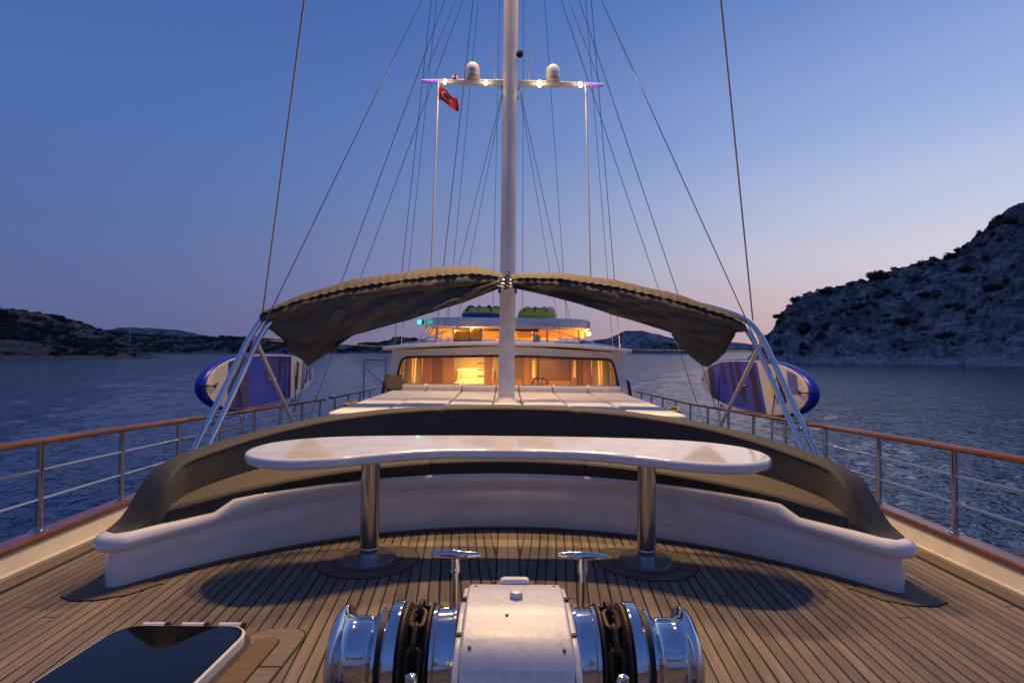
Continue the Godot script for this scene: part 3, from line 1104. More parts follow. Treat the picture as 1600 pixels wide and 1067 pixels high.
func make_windlass() -> void:
	var y := 0.29
	var d := 1.55
	var x0 := 0.006
	var w := thing("anchor_windlass", "white cased anchor windlass with chrome drums on both sides", "windlass", Vector3.ZERO)
	var b := B.new()
	var prof := rounded([Vector2(1.77, -0.12), Vector2(1.72, 0.30), Vector2(1.645, 0.462), Vector2(1.56, 0.487), Vector2(1.43, 0.490), Vector2(1.32, 0.474), Vector2(1.262, 0.448), Vector2(1.235, 0.41), Vector2(1.232, -0.09)], 0.03, 3)
	extrude_x(b, prof, x0 - 0.142, x0 + 0.142, 0.008)
	obj("housing", b, M.housing, w, 40.0)
	for s in [-1.0, 1.0]:
		b = B.new()
		var side := rounded([Vector2(1.79, -0.12), Vector2(1.735, 0.29), Vector2(1.65, 0.45), Vector2(1.43, 0.478), Vector2(1.30, 0.455), Vector2(1.222, 0.405), Vector2(1.22, -0.09)], 0.03, 3)
		extrude_x(b, side, x0 + s * 0.150 - 0.008, x0 + s * 0.150 + 0.008, 0.004)
		obj("side_plate", b, M.housing, w, 40.0)
		for q in [[1.262, 0.418], [1.345, 0.462], [1.52, 0.472]]:
			b = B.new()
			b.lathe(V(x0 + s * 0.15, q[1] - 0.003, q[0]), Vector3.UP, [[0.0, 0.0], [0.008, 0.0], [0.008, 0.007], [0.0, 0.009]], 6)
			obj("bolt", b, M.rust, w, 20.0)
	b = B.new()
	b.lathe(V(x0 + 0.002, 0.486, 1.5), Vector3.UP, [[0.0, 0.0], [0.021, 0.0], [0.021, 0.014], [0.017, 0.018], [0.0, 0.019]], 6)
	obj("filler_cap", b, M.housing, w, 20.0)
	for q in [[-0.025, 1.40], [0.118, 1.285], [-0.118, 1.29], [0.12, 1.58], [-0.12, 1.58]]:
		b = B.new()
		b.lathe(V(x0 + q[0], lut([[1.26, 0.446], [1.29, 0.46], [1.4, 0.484], [1.5, 0.4885], [1.6, 0.476]], q[1]), q[1]), Vector3.UP, [[0.0, 0.0], [0.0045, 0.0], [0.0045, 0.004], [0.0, 0.005]], 8)
		obj("screw", b, M.rust, w)
	b = B.new()
	b.box(V(x0, 0.474, 1.632), Vector3(0.09, 0.02, 0.03), 0.005)
	obj("lug", b, M.housing, w)
	b = B.new()
	b.box(V(x0, 0.15, 1.175), Vector3(0.36, 0.505, 0.10), 0.014)
	obj("front_plate", b, M.housing, w)
	for s in [-1.0, 1.0]:
		b = B.new()
		b.lathe(V(x0 + s * 0.155, 0.375, 1.185), Vector3.RIGHT * s, [[0.0, 0.0], [0.038, 0.0], [0.04, 0.01], [0.04, 0.05], [0.034, 0.056], [0.0, 0.058]], 24)
		obj("boss", b, M.housing, w)
		b = B.new()
		b.lathe(V(x0 + s * 0.24, 0.365, 1.21), Vector3(s * 0.15, 1, -0.1), [[0.0, 0.0], [0.012, 0.0], [0.012, 0.05], [0.015, 0.06], [0.012, 0.075], [0.0, 0.08]], 14)
		obj("grease_fitting", b, M.chrome, w)
		var ax: Vector3 = Vector3.RIGHT * s
		var at := V(x0, y, d)
		# brake drum, chain wheel, flange, warping drum, in turn outwards
		b = B.new()
		b.lathe(at, ax, [[0.0, 0.168], [0.128, 0.168], [0.136, 0.172], [0.136, 0.180], [0.130, 0.184], [0.130, 0.226], [0.136, 0.230], [0.136, 0.240], [0.130, 0.245], [0.0, 0.245]], 56)
		obj("brake_drum", b, M.chrome, w, 30.0)
		b = B.new()
		b.lathe(at, ax, [[0.0, 0.244], [0.142, 0.246], [0.142, 0.252], [0.122, 0.262], [0.090, 0.272], [0.088, 0.296], [0.122, 0.308], [0.143, 0.318], [0.143, 0.326], [0.0, 0.328]], 48)
		var gy := obj("chain_wheel", b, M.rust, w, 30.0)
		for k in 10:
			b = B.new()
			var a := TAU * k / 10
			b.box(at + ax * 0.2845 + (Vector3.UP * sin(a) + Vector3.BACK * cos(a)) * 0.098, Vector3(0.05, 0.022, 0.014), 0.004, Basis(Vector3.RIGHT, -a + PI * 0.5))
			obj("whelp", b, M.rust, gy)
		b = B.new()
		b.lathe(at, ax, [[0.0, 0.328], [0.136, 0.328], [0.146, 0.334], [0.148, 0.342], [0.146, 0.364], [0.138, 0.372], [0.0, 0.374]], 56)
		obj("clutch_ring", b, M.chrome, w, 30.0)
		b = B.new()
		b.lathe(at, ax, [[0.0, 0.374], [0.118, 0.374], [0.118, 0.392], [0.0, 0.392]], 48)  # near-black disc filling the gap between clutch ring and warping drum
		obj("gap_disc", b, M.rubber, w, 30.0)
		b = B.new()
		b.lathe(at, ax, [[0.0, 0.392], [0.126, 0.392], [0.126, 0.400], [0.113, 0.408], [0.103, 0.420], [0.099, 0.435], [0.099, 0.470], [0.104, 0.485], [0.116, 0.497], [0.131, 0.504], [0.135, 0.512], [0.131, 0.522], [0.118, 0.530], [0.07, 0.536], [0.0, 0.538]], 56)
		var wd := obj("warping_drum", b, M.chrome, w, 40.0)
		for k in 5:
			b = B.new()
			var a := TAU * k / 5 + 0.55
			var out := Vector3.UP * sin(a) + Vector3.BACK * cos(a)
			b.box(at + ax * 0.452 + out * 0.098, Vector3(0.06, 0.014, 0.03), 0.006, Basis(Vector3.RIGHT, -a + PI * 0.5))
			obj("drum_rib", b, M.chrome, wd)
		b = B.new()
		b.box(V(x0 + s * 0.45, 0.05, d), Vector3(0.10, 0.33, 0.16), 0.02)
		obj("bearing_stand", b, M.housing, w)
		# chain over the wheel and down its front
		var ch := thing("anchor_chain", "rusty anchor chain over the windlass wheel " + ("next to the hatch side" if s < 0 else "on the cliff side"), "chain", Vector3.ZERO)
		for i in 13:
			var u := 0.062 * i
			var ang := 2.35 - u / 0.124
			var c: Vector3
			var t: Vector3
			var n: Vector3
			if ang > 0.05:
				c = at + ax * 0.2845 + (Vector3.UP * sin(ang) + Vector3.BACK * cos(ang)) * 0.124
				t = (Vector3.UP * cos(ang) - Vector3.BACK * sin(ang))
				n = ax
			else:
				c = at + ax * 0.2845 + Vector3.BACK * 0.124 + Vector3.DOWN * (-ang * 0.124)
				t = Vector3.DOWN
				n = ax
			if c.y < -0.02:
				break
			if i % 2 == 1:
				n = t.cross(ax).normalized()
			obj("chain_link", chain_link(c, t, n, 0.088, 0.054, 0.0082), M.rust, ch)
		# brake handle
		var hx := -0.197 if s < 0 else 0.247
		var bh := thing("brake_handle", "chrome T-shaped brake handle rising behind the windlass " + ("on the hatch side" if s < 0 else "on the cliff side"), "handle", V(hx, dk(1.8), 1.8))
		b = B.new()
		b.tube([Vector3(0, 0, 0), Vector3(0, 0.30, 0)], 0.017, 14)
		b.tube([Vector3(0, 0.30, 0), Vector3(0, 0.575, 0)], 0.0125, 14)
		obj("spindle", b, M.steel, bh)
		b = B.new()
		b.lathe(Vector3(0, 0.53, 0), Vector3.UP, [[0.0, 0.0], [0.017, 0.0], [0.019, 0.02], [0.017, 0.05], [0.0, 0.052]], 16)
		obj("socket", b, M.chrome, bh)
		b = B.new()
		b.lathe(Vector3(-0.09, 0.592, 0), Vector3(1, -0.02 if s > 0 else 0.0, 0.05), [[0.0, 0.0], [0.005, 0.002], [0.010, 0.03], [0.0135, 0.07], [0.0145, 0.09], [0.0135, 0.11], [0.010, 0.15], [0.005, 0.178], [0.0, 0.18]], 14)
		obj("grip", b, M.chrome, bh)

func make_hatch() -> void:
	var h := thing("deck_hatch", "flush deck hatch with dark mirror glass in a white frame", "hatch", V(-1.48, dk(2.05), 2.05))
	var tilt := Basis(Vector3.RIGHT, -SLOPE)
	var mk := func(grow: float, y0: float, y1: float, rnd: float) -> B:
		var b := B.new()
		b.slab(rounded([Vector2(-0.305 - grow, -0.35 - grow), Vector2(0.305 + grow, -0.35 - grow), Vector2(0.305 + grow, 0.35 + grow), Vector2(-0.305 - grow, 0.35 + grow)], 0.13 + grow, 8), y0, y1, rnd, 3)
		for i in b.v.size():
			b.v[i] = tilt * b.v[i]
		return b
	obj("frame", mk.call(0.0, 0.0, 0.052, 0.006), M.gelcoat, h)
	obj("gasket", mk.call(0.022, 0.0, 0.012, 0.003), M.rubber, h)
	obj("glass", mk.call(-0.012, 0.045, 0.056, 0.003), M.hatch_glass, h)
	for x in [-0.16, 0.02, 0.19]:
		var b := B.new()
		b.tube([tilt * Vector3(x - 0.055, 0.045, -0.364), tilt * Vector3(x + 0.045, 0.045, -0.364)], 0.013, 12)
		b.box(tilt * Vector3(x - 0.005, 0.022, -0.385), Vector3(0.10, 0.012, 0.05), 0.004)
		var hi := obj("hinge", b, M.gelcoat, h)
		b = B.new()
		b.tube([tilt * Vector3(x + 0.047, 0.045, -0.364), tilt * Vector3(x + 0.062, 0.045, -0.364)], 0.0135, 12)
		obj("hinge_pin", b, M.black, hi)

# ---------------------------------------------------------------- folded awning on its hoops
func on_plane(x: float, y: float, off := 0.0) -> Vector3:
	return V(x, y, 5.05 + 0.72 * y + off)

func line_at(t: Array, x: float) -> float:
	return lut(t, x)

func make_awning() -> void:
	var a := thing("folded_awning", "brown canvas awning folded on an arch of steel hoops across the deck", "awning", Vector3.ZERO)
	for s in [-1.0, 1.0]:
		for k in 2:
			var off := 0.115 * k
			var p := [on_plane(s * (3.13 - off), -0.02 + 0.0 * k, -0.06), on_plane(s * (3.105 - off), 0.5), on_plane(s * (3.06 - off), 1.0), on_plane(s * (3.015 - off), 1.38), on_plane(s * (2.93 - off), 1.58 - 0.03 * k), on_plane(s * (2.74 - off), 1.70 - 0.04 * k), on_plane(s * 2.3, 1.83 - 0.05 * k), on_plane(s * 1.6, 1.96 - 0.05 * k), on_plane(s * 0.8, 2.07 - 0.05 * k), on_plane(0.0, 2.1 - 0.05 * k)]
			if s < 0 or true:
				var b := B.new()
				b.tube(spline(p, 7), 0.033 - 0.003 * k, 16)
				obj("hoop", b, M.polished, a)
		var b := B.new()
		for q in [[1.12, 5.86], [0.42, 5.36]]:
			b.box(V(s * 3.02, q[0], q[1]), Vector3(0.12, 0.05, 0.05), 0.01)
		obj("clamp", b, M.steel, a)
		b = B.new()
		b.tube([V(s * 3.0, 1.27, 6.12), V(s * 3.06, 0.75, 6.75), V(s * 3.12, -0.12, 7.75)], 0.026, 12)
		obj("brace", b, M.pale_metal, a)
		b = B.new()
		b.ball(V(s * 3.0, 1.29, 6.09), Vector3(0.04, 0.05, 0.04), 12, 8)
		obj("pivot", b, M.steel, a)
	var top := [[-2.97, 1.65], [-2.6, 1.86], [-2.01, 2.08], [-1.3, 2.22], [-0.9, 2.285], [-0.47, 2.30], [-0.2, 2.25], [-0.05, 2.18], [0.15, 2.215], [0.62, 2.23], [1.35, 2.14], [2.13, 1.94], [2.63, 1.74], [2.83, 1.61]]
	var bot := [[-2.97, 1.54], [-2.84, 1.53], [-2.53, 1.65], [-1.94, 1.79], [-1.25, 1.91], [-0.45, 2.02], [-0.09, 2.05], [0.03, 2.03], [0.6, 1.99], [1.31, 1.87], [2.07, 1.69], [2.58, 1.56], [2.77, 1.48], [2.83, 1.47]]
	var wr := noise(61, 1.0, 3)
	for s in [-1, 1]:
		var x0 := -2.95 if s < 0 else 0.03
		var x1 := -0.09 if s < 0 else 2.81
		# inner bundle
		var rings := []
		var n := 120
		for i in n + 1:
			var f := float(i) / n
			var x := lerpf(x0, x1, f)
			var yt := line_at(top, x)
			var yb := line_at(bot, x)
			var tie := minf(absf(x + 0.03) * 3.2, 1.0)
			var hy := (yt - yb) * 0.46 * lerpf(0.75, 1.0, tie)
			var hd := 0.15 * lerpf(0.45, 1.0, tie)
			var ring := PackedVector3Array()
			for k in 28:
				var g := TAU * k / 28
				var w := 1.0 + 0.14 * wr.get_noise_3d(x * 2.2, cos(g) * 1.5, sin(g) * 1.5 + s * 7) + 0.06 * wr.get_noise_3d(x * 9.0, cos(g) * 3.0, sin(g) * 3.0)
				var cy := (yt + yb) * 0.5 - 0.015 + sin(g) * hy * w
				ring.append(on_plane(x, cy, 0.03 - cos(g) * hd * w))
			rings.append(ring)
		var b := B.new()
		b.skin(rings)
		obj("bundle", b, M.canvas, a, 60.0)
		# cover laid over the bundle, gathered along its lower hem
		var sheet := []
		n = 260
		for i in n + 1:
			var x := lerpf(x0, x1, float(i) / n)
			var yt := line_at(top, x)
			var yb := line_at(bot, x)
			var tie := minf(absf(x + 0.03) * 3.2, 1.0)
			var hy := (yt - yb) * 0.5
			var hem := sin(x * 62.0 + 2.0 * wr.get_noise_1d(x * 3.0)) * 0.6 + 0.7 * wr.get_noise_2d(x * 7.0, 3.0)
			var row := PackedVector3Array()
			for k in 15:
				var f := float(k) / 14.0
				var g := lerpf(0.12 + 0.06 * hem, PI * 1.02, f)
				var puff := 1.08 + 0.10 * wr.get_noise_3d(x * 2.0, g * 1.2, 5.0 + s) + 0.05 * wr.get_noise_3d(x * 6.0 + g * 2.0, g * 2.0, 9.0)
				var ruff := hem * 0.022 * pow(1.0 - f, 3.0)
				var cy := yb + hy * 1.0 + sin(g) * hy * puff
				row.append(on_plane(x, cy, 0.03 - cos(g) * (0.17 * lerpf(0.5, 1.0, tie) * puff + ruff)))
			sheet.append(row)
		b = B.new()
		b.skin(sheet, false, false)
		obj("cover", b, M.canvas, a, 60.0)
		# hanging valance
		var low: Array
		var flap: Array
		if s < 0:
			low = [[-2.86, 1.46], [-2.66, 1.36], [-2.4, 1.27], [-2.1, 1.235], [-1.85, 1.36], [-1.2, 1.56], [-0.6, 1.78], [-0.12, 2.0]]
			flap = [[-2.84, 1.43], [-2.7, 1.33], [-2.5, 1.16], [-2.27, 1.0], [-2.0, 1.22], [-1.8, 1.40]]
		else:
			low = [[0.04, 2.0], [0.44, 1.92], [1.29, 1.66], [2.0, 1.43], [2.25, 1.37], [2.5, 1.31], [2.62, 1.42], [2.79, 1.50]]
			flap = [[1.98, 1.42], [2.13, 1.16], [2.24, 1.06], [2.32, 1.05], [2.56, 1.22], [2.74, 1.44]]
		for layer in [[low, -0.06, "valance"], [flap, 0.06, "corner_flap"]]:
			var l: Array = layer[0]
			sheet = []
			n = 90
			for i in n + 1:
				var x: float = lerpf(l[0][0], l[-1][0], float(i) / n)
				var yb := line_at(l, x)
				var yt := line_at(bot, x) + 0.05
				var row := PackedVector3Array()
				for k in 14:
					var f := k / 13.0
					var fold := 0.06 * wr.get_noise_3d(x * 1.5 + f * 1.1, f * 0.8, 20.0 + s) + 0.010 * wr.get_noise_3d(x * 7.0, f * 1.0, 31.0) * (1.0 - f) + 0.014 * wr.get_noise_3d(x * 3.0 - f * 3.0, f * 2.5, 44.0)
					var y := lerpf(yt, yb, f)
					var d0 := 5.05 + 0.72 * yt
					var k2 := d0 / (5.05 + 0.72 * y)
					row.append(V(x * k2 + 0.02 * f * wr.get_noise_2d(x * 3.0, f * 3.0), EYE + (y - EYE) * k2, d0 + layer[1] + fold * 1.6))
				sheet.append(row)
			b = B.new()
			b.skin(sheet, false, false)
			obj(layer[2], b, M.canvas, a, 60.0)
			if layer[2] == "valance":
				b = B.new()
				var hem := []
				for r in sheet:
					hem.append(r[13])
				b.tube(hem, 0.006, 6)
				obj("hem", b, M.canvas, a)
	var b := B.new()
	for k in 5:
		var y := 2.04 + 0.035 * k
		var ring := []
		for i in 17:
			var g := TAU * i / 16
			ring.append(on_plane(-0.03 + 0.035 * cos(g * 2.0 + k), y + 0.05 * sin(g), 0.12 * cos(g) - 0.02))
		b.tube(ring, 0.007, 6)
	obj("lashing", b, M.rubber, a)

# ---------------------------------------------------------------- masts and rigging
func wire(a: Vector3, z: Vector3, r: float, m: Material, label: String, called := "stay_wire", group := "rigging wires") -> void:
	var b := B.new()
	b.tube([a, z], r, 6)
	tag(obj(called, b, m), label, "wire", group)

func make_mast() -> void:
	var md := 7.1
	var mast := thing("foremast", "thick round pale grey mast standing through the white sunbed", "mast", V(-0.02, 0.1, md))
	var b := B.new()
	b.tube([Vector3(0, 0, 0), Vector3(0, 5.0, 0), Vector3(0, 12.5, 0)], 0.112, 32, 0.095)
	obj("pole", b, M.mast, mast)
	b = B.new()
	b.lathe(Vector3(0, 0.35, 0), Vector3.UP, [[0.112, 0.0], [0.19, 0.0], [0.185, 0.04], [0.13, 0.09], [0.114, 0.12]], 32)
	obj("collar", b, M.gelcoat, mast)
	for k in 16:
		b = B.new()
		b.lathe(Vector3(0.008 * sin(k * 2.1), 3.2 + 0.26 * k, 0.106), Vector3(0, 0, 1), [[0.0, 0.0], [0.006, 0.0], [0.006, 0.003], [0.0, 0.004]], 8)
		obj("rivet", b, M.dark_steel, mast)
	for s in [-1.0, 1.0]:
		b = B.new()
		b.box(Vector3(s * 0.115, 1.98, 0.03), Vector3(0.035, 0.17, 0.07), 0.012)
		obj("cleat", b, M.dark_steel, mast)
		for k in 2:
			b = B.new()
			b.box(Vector3(s * 0.118, 4.66 + 0.13 * k, -0.02), Vector3(0.03, 0.05, 0.06), 0.008)
			obj("bracket", b, M.steel, mast)
	var my := 4.955
	var sp := thing("spreader_bar", "pale crossbar high on the mast carrying domes and floodlights", "crossbar", V(-0.0, my, md))
	b = B.new()
	for s in [-1.0, 1.0]:
		var rings := []
		for q in [[0.09, 0.031, 0.045], [0.6, 0.028, 0.04], [1.27, 0.018, 0.03]]:
			var ring := PackedVector3Array()
			for p in rounded([Vector2(-q[2], -q[1]), Vector2(-q[2], q[1]), Vector2(q[2], q[1]), Vector2(q[2], -q[1])], 0.012, 3):
				ring.append(Vector3(s * q[0] + 0.01, p.y - 0.004 * s * q[0], p.x))
			rings.append(ring)
		b.skin(rings)
	obj("bar", b, M.mast, sp)
	for q in [[-0.546, 0.045, 0.1, 0.24], [0.58, 0.035, 0.1, 0.235]]:
		var dome := thing("satellite_dome", "white satellite dome on the crossbar " + ("beside the small camera" if q[0] < 0 else "above the brightest floodlight"), "dome", V(q[0], my + q[1] - 0.012, md))
		b = B.new()
		b.lathe(Vector3.ZERO, Vector3.UP, [[0.0, 0.0], [0.07, 0.0], [0.09, 0.015], [0.098, 0.045], [0.0, 0.046]], 28)
		obj("foot", b, M.rope, dome)
		b = B.new()
		b.lathe(Vector3(0, 0.047, 0), Vector3.UP, [[0.0, 0.0], [0.1, 0.0], [0.102, 0.06], [0.1, 0.11], [0.088, 0.15], [0.064, 0.18], [0.032, 0.197], [0.0, 0.2]], 28)
		obj("shell", b, M.gelcoat, dome)
		if q[0] < 0:
			b = B.new()
			for k in 3:
				b.box(Vector3(-0.03 + 0.03 * k, 0.115 + 0.008 * (k % 2), 0.103 - 0.004 * absf(k - 1.0)), Vector3(0.028, 0.012, 0.004), 0.001)
			obj("emblem", b, M.tube_blue, dome)
	var cam := thing("camera_unit", "small white camera unit on the crossbar near the flag", "camera", V(-0.795, my + 0.022, md))
	b = B.new()
	b.lathe(Vector3.ZERO, Vector3.UP, [[0.0, 0.0], [0.03, 0.0], [0.028, 0.03], [0.0, 0.032]], 16)
	obj("foot", b, M.dark_steel, cam)
	b = B.new()
	b.box(Vector3(0, 0.062, 0), Vector3(0.085, 0.055, 0.07), 0.018)
	obj("head", b, M.gelcoat, cam)
	b = B.new()
	b.lathe(Vector3(0.012, 0.06, 0.036), Vector3.BACK, [[0.0, 0.0], [0.02, 0.0], [0.018, 0.008], [0.0, 0.009]], 14)
	obj("lens", b, M.orange, cam)
	for x in [-0.237, 0.237]:
		b = B.new()
		b.tube([V(x, my + 0.03, md), V(x, my + 0.06, md)], 0.013, 8)
		b.tube([V(x, my + 0.06, md), V(x - 0.006, my + 0.55, md)], 0.0075, 8, 0.005)
		tag(obj("whip_antenna", b, M.matt_white), "slim white whip antenna on the crossbar beside the mast", "antenna", "whip antennas")
	var horn := thing("mast_horn", "small dark horn on the side of the mast above the crossbar", "horn", V(0.10, 5.34, md))
	b = B.new()
	b.lathe(Vector3(0, 0.03, 0), Vector3(0.1, -0.5, 0.9), [[0.0, 0.0], [0.02, 0.0], [0.026, 0.05], [0.05, 0.09], [0.044, 0.09], [0.0, 0.05]], 18)
	obj("trumpet", b, M.dark_steel, horn)
	b = B.new()
	b.box(Vector3(-0.01, 0.02, 0), Vector3(0.05, 0.05, 0.05), 0.01)
	obj("bracket", b, M.steel, horn)
	# floodlights and the two small violet lamps at the tips
	for q in [[-0.926, 0.026, 0.9], [-0.358, 0.026, 0.9], [0.388, 0.036, 1.35], [0.956, 0.029, 1.0]]:
		var fl := thing("floodlight", "lit warm white floodlight under the crossbar", "floodlight", V(q[0], my - 0.055 - 0.004 * q[0], md - 0.05), "floodlights on the crossbar")
		b = B.new()
		b.lathe(Vector3(0, 0.035, 0.0), Vector3(0, 0.72, -0.7), [[0.0, 0.0], [q[1] + 0.008, 0.0], [q[1] + 0.004, 0.02], [0.016, 0.035], [0.0, 0.036]], 18)
		obj("case", b, M.steel, fl)
		b = B.new()
		b.ball(Vector3(0, 0.008, 0.028), Vector3(q[1], q[1], q[1]), 16, 10)
		obj("lamp_lens", b, M.flood, fl)
		var l := SpotLight3D.new()
		l.name = "flood_beam"
		l.light_color = Color(1.0, 0.83, 0.61)
		l.light_energy = FLOOD * q[2]
		l.light_size = 0.03
		l.spot_range = 40.0
		l.spot_attenuation = 2.0
		l.spot_angle = 49.0
		l.spot_angle_attenuation = 0.8
		l.shadow_enabled = true
		fl.add_child(l)
		l.position = Vector3(0, 0.008, 0.028)
		l.look_at_from_position(fl.position + l.position, V(q[0] * 1.8, -0.1, 2.5), Vector3.UP)
	# two working lights higher up the mast, above the picture
	for s in [-1.0, 1.0]:
		var ml := thing("mast_floodlight", "working floodlight high on the mast above the crossbar", "floodlight", V(s * 0.55, 9.35, md - 0.2), "mast floodlights")
		b = B.new()
		b.box(Vector3(0, 0.08, 0.0), Vector3(0.34, 0.08, 0.34), 0.02)
		b.box(Vector3(-s * 0.28, 0.07, -0.12), Vector3(0.46, 0.03, 0.03), 0.005)
		obj("case", b, M.steel, ml)
		b = B.new()
		b.ball(Vector3.ZERO, Vector3(0.16, 0.05, 0.16), 18, 10)
		obj("lamp_lens", b, M.flood, ml)
		var l := SpotLight3D.new()
		l.name = "flood_beam"
		l.light_color = Color(1.0, 0.81, 0.56)
		l.light_energy = MASTFLOOD
		l.light_size = 0.16
		l.spot_range = 60.0
		l.spot_attenuation = 2.0
		l.spot_angle = 38.0
		l.spot_angle_attenuation = 1.6
		l.shadow_enabled = true
		ml.add_child(l)
		l.look_at_from_position(ml.position, V(s * 0.8, 0.0, 5.2), Vector3.UP)
	for q in [-1.13, 1.151]:
		var vl := thing("violet_lamp", "tiny violet lamp near the tip of the crossbar", "lamp", V(q, my - 0.006 - 0.004 * q, md - 0.04), "violet lamps on the crossbar")
		b = B.new()
		b.ball(Vector3(0, 0, 0.0), Vector3(0.015, 0.015, 0.015), 12, 8)
		obj("lamp_lens", b, M.violet, vl)
		b = B.new()
		b.lathe(Vector3(0, 0, -0.03), Vector3.BACK, [[0.0, 0.0], [0.02, 0.0], [0.02, 0.022], [0.0, 0.022]], 14)
		obj("case", b, M.steel, vl)
		var l := OmniLight3D.new()
		l.name = "violet_glow"
		l.light_color = Color(0.32, 0.12, 1.0)
		l.light_energy = 0.05
		l.light_size = 0.015
		l.omni_range = 30.0
		l.omni_attenuation = 2.0
		l.shadow_enabled = true
		vl.add_child(l)
	# flag on its halyard
	var fg := thing("flag", "red flag with white crescent and star flying under the crossbar", "flag", V(-1.02, 4.89, md - 0.02))
	var sheet := []
	var n := 18
	var at := func(f: float, g: float) -> Vector3:
		# f along the fly, g down the hoist
		var wob := 0.03 * sin(f * 7.0 + g * 2.0) * f
		return Vector3(0.265 * f + 0.03 * sin(g * 2.0) * f, -0.195 * g - 0.19 * f + 0.02 * sin(f * 6.0), wob + 0.05 * f)
	for i in n + 1:
		var row := PackedVector3Array()
		for k in 13:
			row.append(at.call(float(i) / n, k / 12.0))
		sheet.append(row)
	b = B.new()
	b.skin(sheet, false, false)
	obj("cloth", b, M.red_cloth, fg, 60.0)
	for side in [-1.0, 1.0]:
		b = B.new()
		for i in 24:
			var p := []
			for e in [[i, 1.0], [i + 1, 1.0], [i + 1, 0.0], [i, 0.0]]:
				var g: float = lerpf(0.62, TAU - 0.62, e[0] / 24.0)
				var rr := 0.26
				var c := Vector2(0.34 + cos(g) * rr * 0.72, 0.5 + sin(g) * rr)
				if e[1] == 0.0:
					c = Vector2(0.385 + cos(g) * rr * 0.72 * 0.8, 0.5 + sin(g) * rr * 0.8)
				p.append(at.call(c.x, c.y) + Vector3(0, 0, 0.003 * side))
			b.quad(p[0], p[1], p[2], p[3])
		obj("crescent", b, M.white_cloth, fg, 60.0)
		b = B.new()
		for i in 10:
			var g0 := TAU * i / 10 + PI
			var g1 := TAU * (i + 1) / 10 + PI
			var r0 := 0.13 if i % 2 == 0 else 0.05
			var r1 := 0.05 if i % 2 == 0 else 0.13
			var m := Vector2(0.60, 0.5)
			b.tri(at.call(m.x, m.y) + Vector3(0, 0, 0.003 * side), at.call(m.x + cos(g0) * r0 * 0.72, m.y + sin(g0) * r0) + Vector3(0, 0, 0.003 * side), at.call(m.x + cos(g1) * r1 * 0.72, m.y + sin(g1) * r1) + Vector3(0, 0, 0.003 * side))
		obj("star", b, M.white_cloth, fg, 60.0)
	wire(V(-1.022, 4.93, md - 0.03), V(-1.05, 1.9, md - 0.28), 0.0125, M.white_rope, "white flag halyard hanging from the crossbar tip down to the awning", "flag_halyard", "")
	wire(V(1.035, 4.92, md - 0.03), V(1.10, 1.9, md - 0.28), 0.0115, M.white_rope, "white halyard hanging from the crossbar end without a flag", "spare_halyard", "")
	# standing rigging
	for s in [-1.0, 1.0]:
		wire(V(s * 0.08, 8.7, md), V(s * 3.34, -0.05, 5.55), 0.0062, M.wire, "heavy dark shroud running from the mast past the end of the awning arch")
		wire(V(s * 0.08, 8.65, md), V(s * 3.34, -0.12, 7.75), 0.006, M.wire, "dark shroud running from the mast down behind the awning arch")
		wire(V(s * 0.08, 7.9, md), V(s * 3.34, -0.15, 8.5), 0.0055, M.wire, "thin dark shroud running from the mast down behind the awning arch")
		wire(V(s * 0.0, 8.0, 1.5), V(s * 3.0, 1.62, 6.25), 0.0085, M.rope, "tan awning lift rising from the shoulder of the steel arch")
		wire(V(s * 1.26, 4.93, md), V(s * 0.08, 8.0, md), 0.0045, M.wire, "thin lift wire from the crossbar tip up to the mast")
		wire(V(s * 1.80, 18.0, 15.0), V(s * 3.1, -0.2, 13.4), 0.010, M.wire, "thin main mast shroud rising behind the crossbar tip")
		wire(V(s * 1.66, 18.0, 15.0), V(s * 3.1, -0.2, 14.3), 0.008, M.wire, "thin main mast shroud rising behind the crossbar tip")
		wire(V(s * 0.12, 4.85, md), V(s * 1.35, 1.36, 10.2), 0.0055, M.wire, "thin wire running from the crossbar root aft to the wheelhouse roof")
		wire(V(s * 0.12, 4.80, md), V(s * 1.12, 1.36, 10.6), 0.0045, M.wire, "thin wire running from the crossbar root aft to the wheelhouse roof")
		wire(V(s * 0.5, 17.8, 15.0), V(s * 1.65, 2.0, 14.2), 0.008, M.wire, "thin main mast wire passing behind the satellite dome")
		wire(V(s * 0.3, 17.8, 15.0), V(s * 0.42, 2.0, 14.4), 0.0075, M.wire, "thin halyard close beside the mast")
	wire(V(-0.35, 11.0, 9.0), V(-1.42, 1.36, 10.0), 0.009, M.rope, "tan rope slanting behind the flag from above to the wheelhouse roof")
	wire(V(0.0, 10.5, md - 0.1), V(0.0, 1.1, -4.2), 0.014, M.wire, "heavy forestay running over the bow")
	wire(V(3.0, 1.24, 6.3), V(2.3, 1.26, 9.7), 0.005, M.yellow_rope, "thin yellow cord strung from the arch to the wheelhouse on the cliff side", "cord", "")
	wire(V(-3.0, 1.3, 6.3), V(-2.3, 1.26, 9.7), 0.005, M.yellow_rope, "thin yellow cord strung from the arch to the wheelhouse on the headland side", "cord", "")
	var mm := thing("mainmast", "main mast standing directly behind the foremast", "mast", V(0.0, -0.4, 15.0))
	b = B.new()
	b.tube([Vector3(0, 0, 0), Vector3(0, 24.0, 0)], 0.12, 20, 0.10)
	obj("pole", b, M.mast, mm)
	b = B.new()
	b.tube([Vector3(-1.85, 18.4, 0), Vector3(0, 18.4, 0), Vector3(1.85, 18.4, 0)], 0.04, 10)
	obj("crosstree", b, M.mast, mm)

# ---------------------------------------------------------------- paddleboards
func board_half(s: float) -> float:
	var t := absf(2.0 * s - 1.0)
	return 0.385 * pow(maxf(1.0 - pow(t, 3.0), 0.0), 0.52) * (1.0 - 0.10 * s)

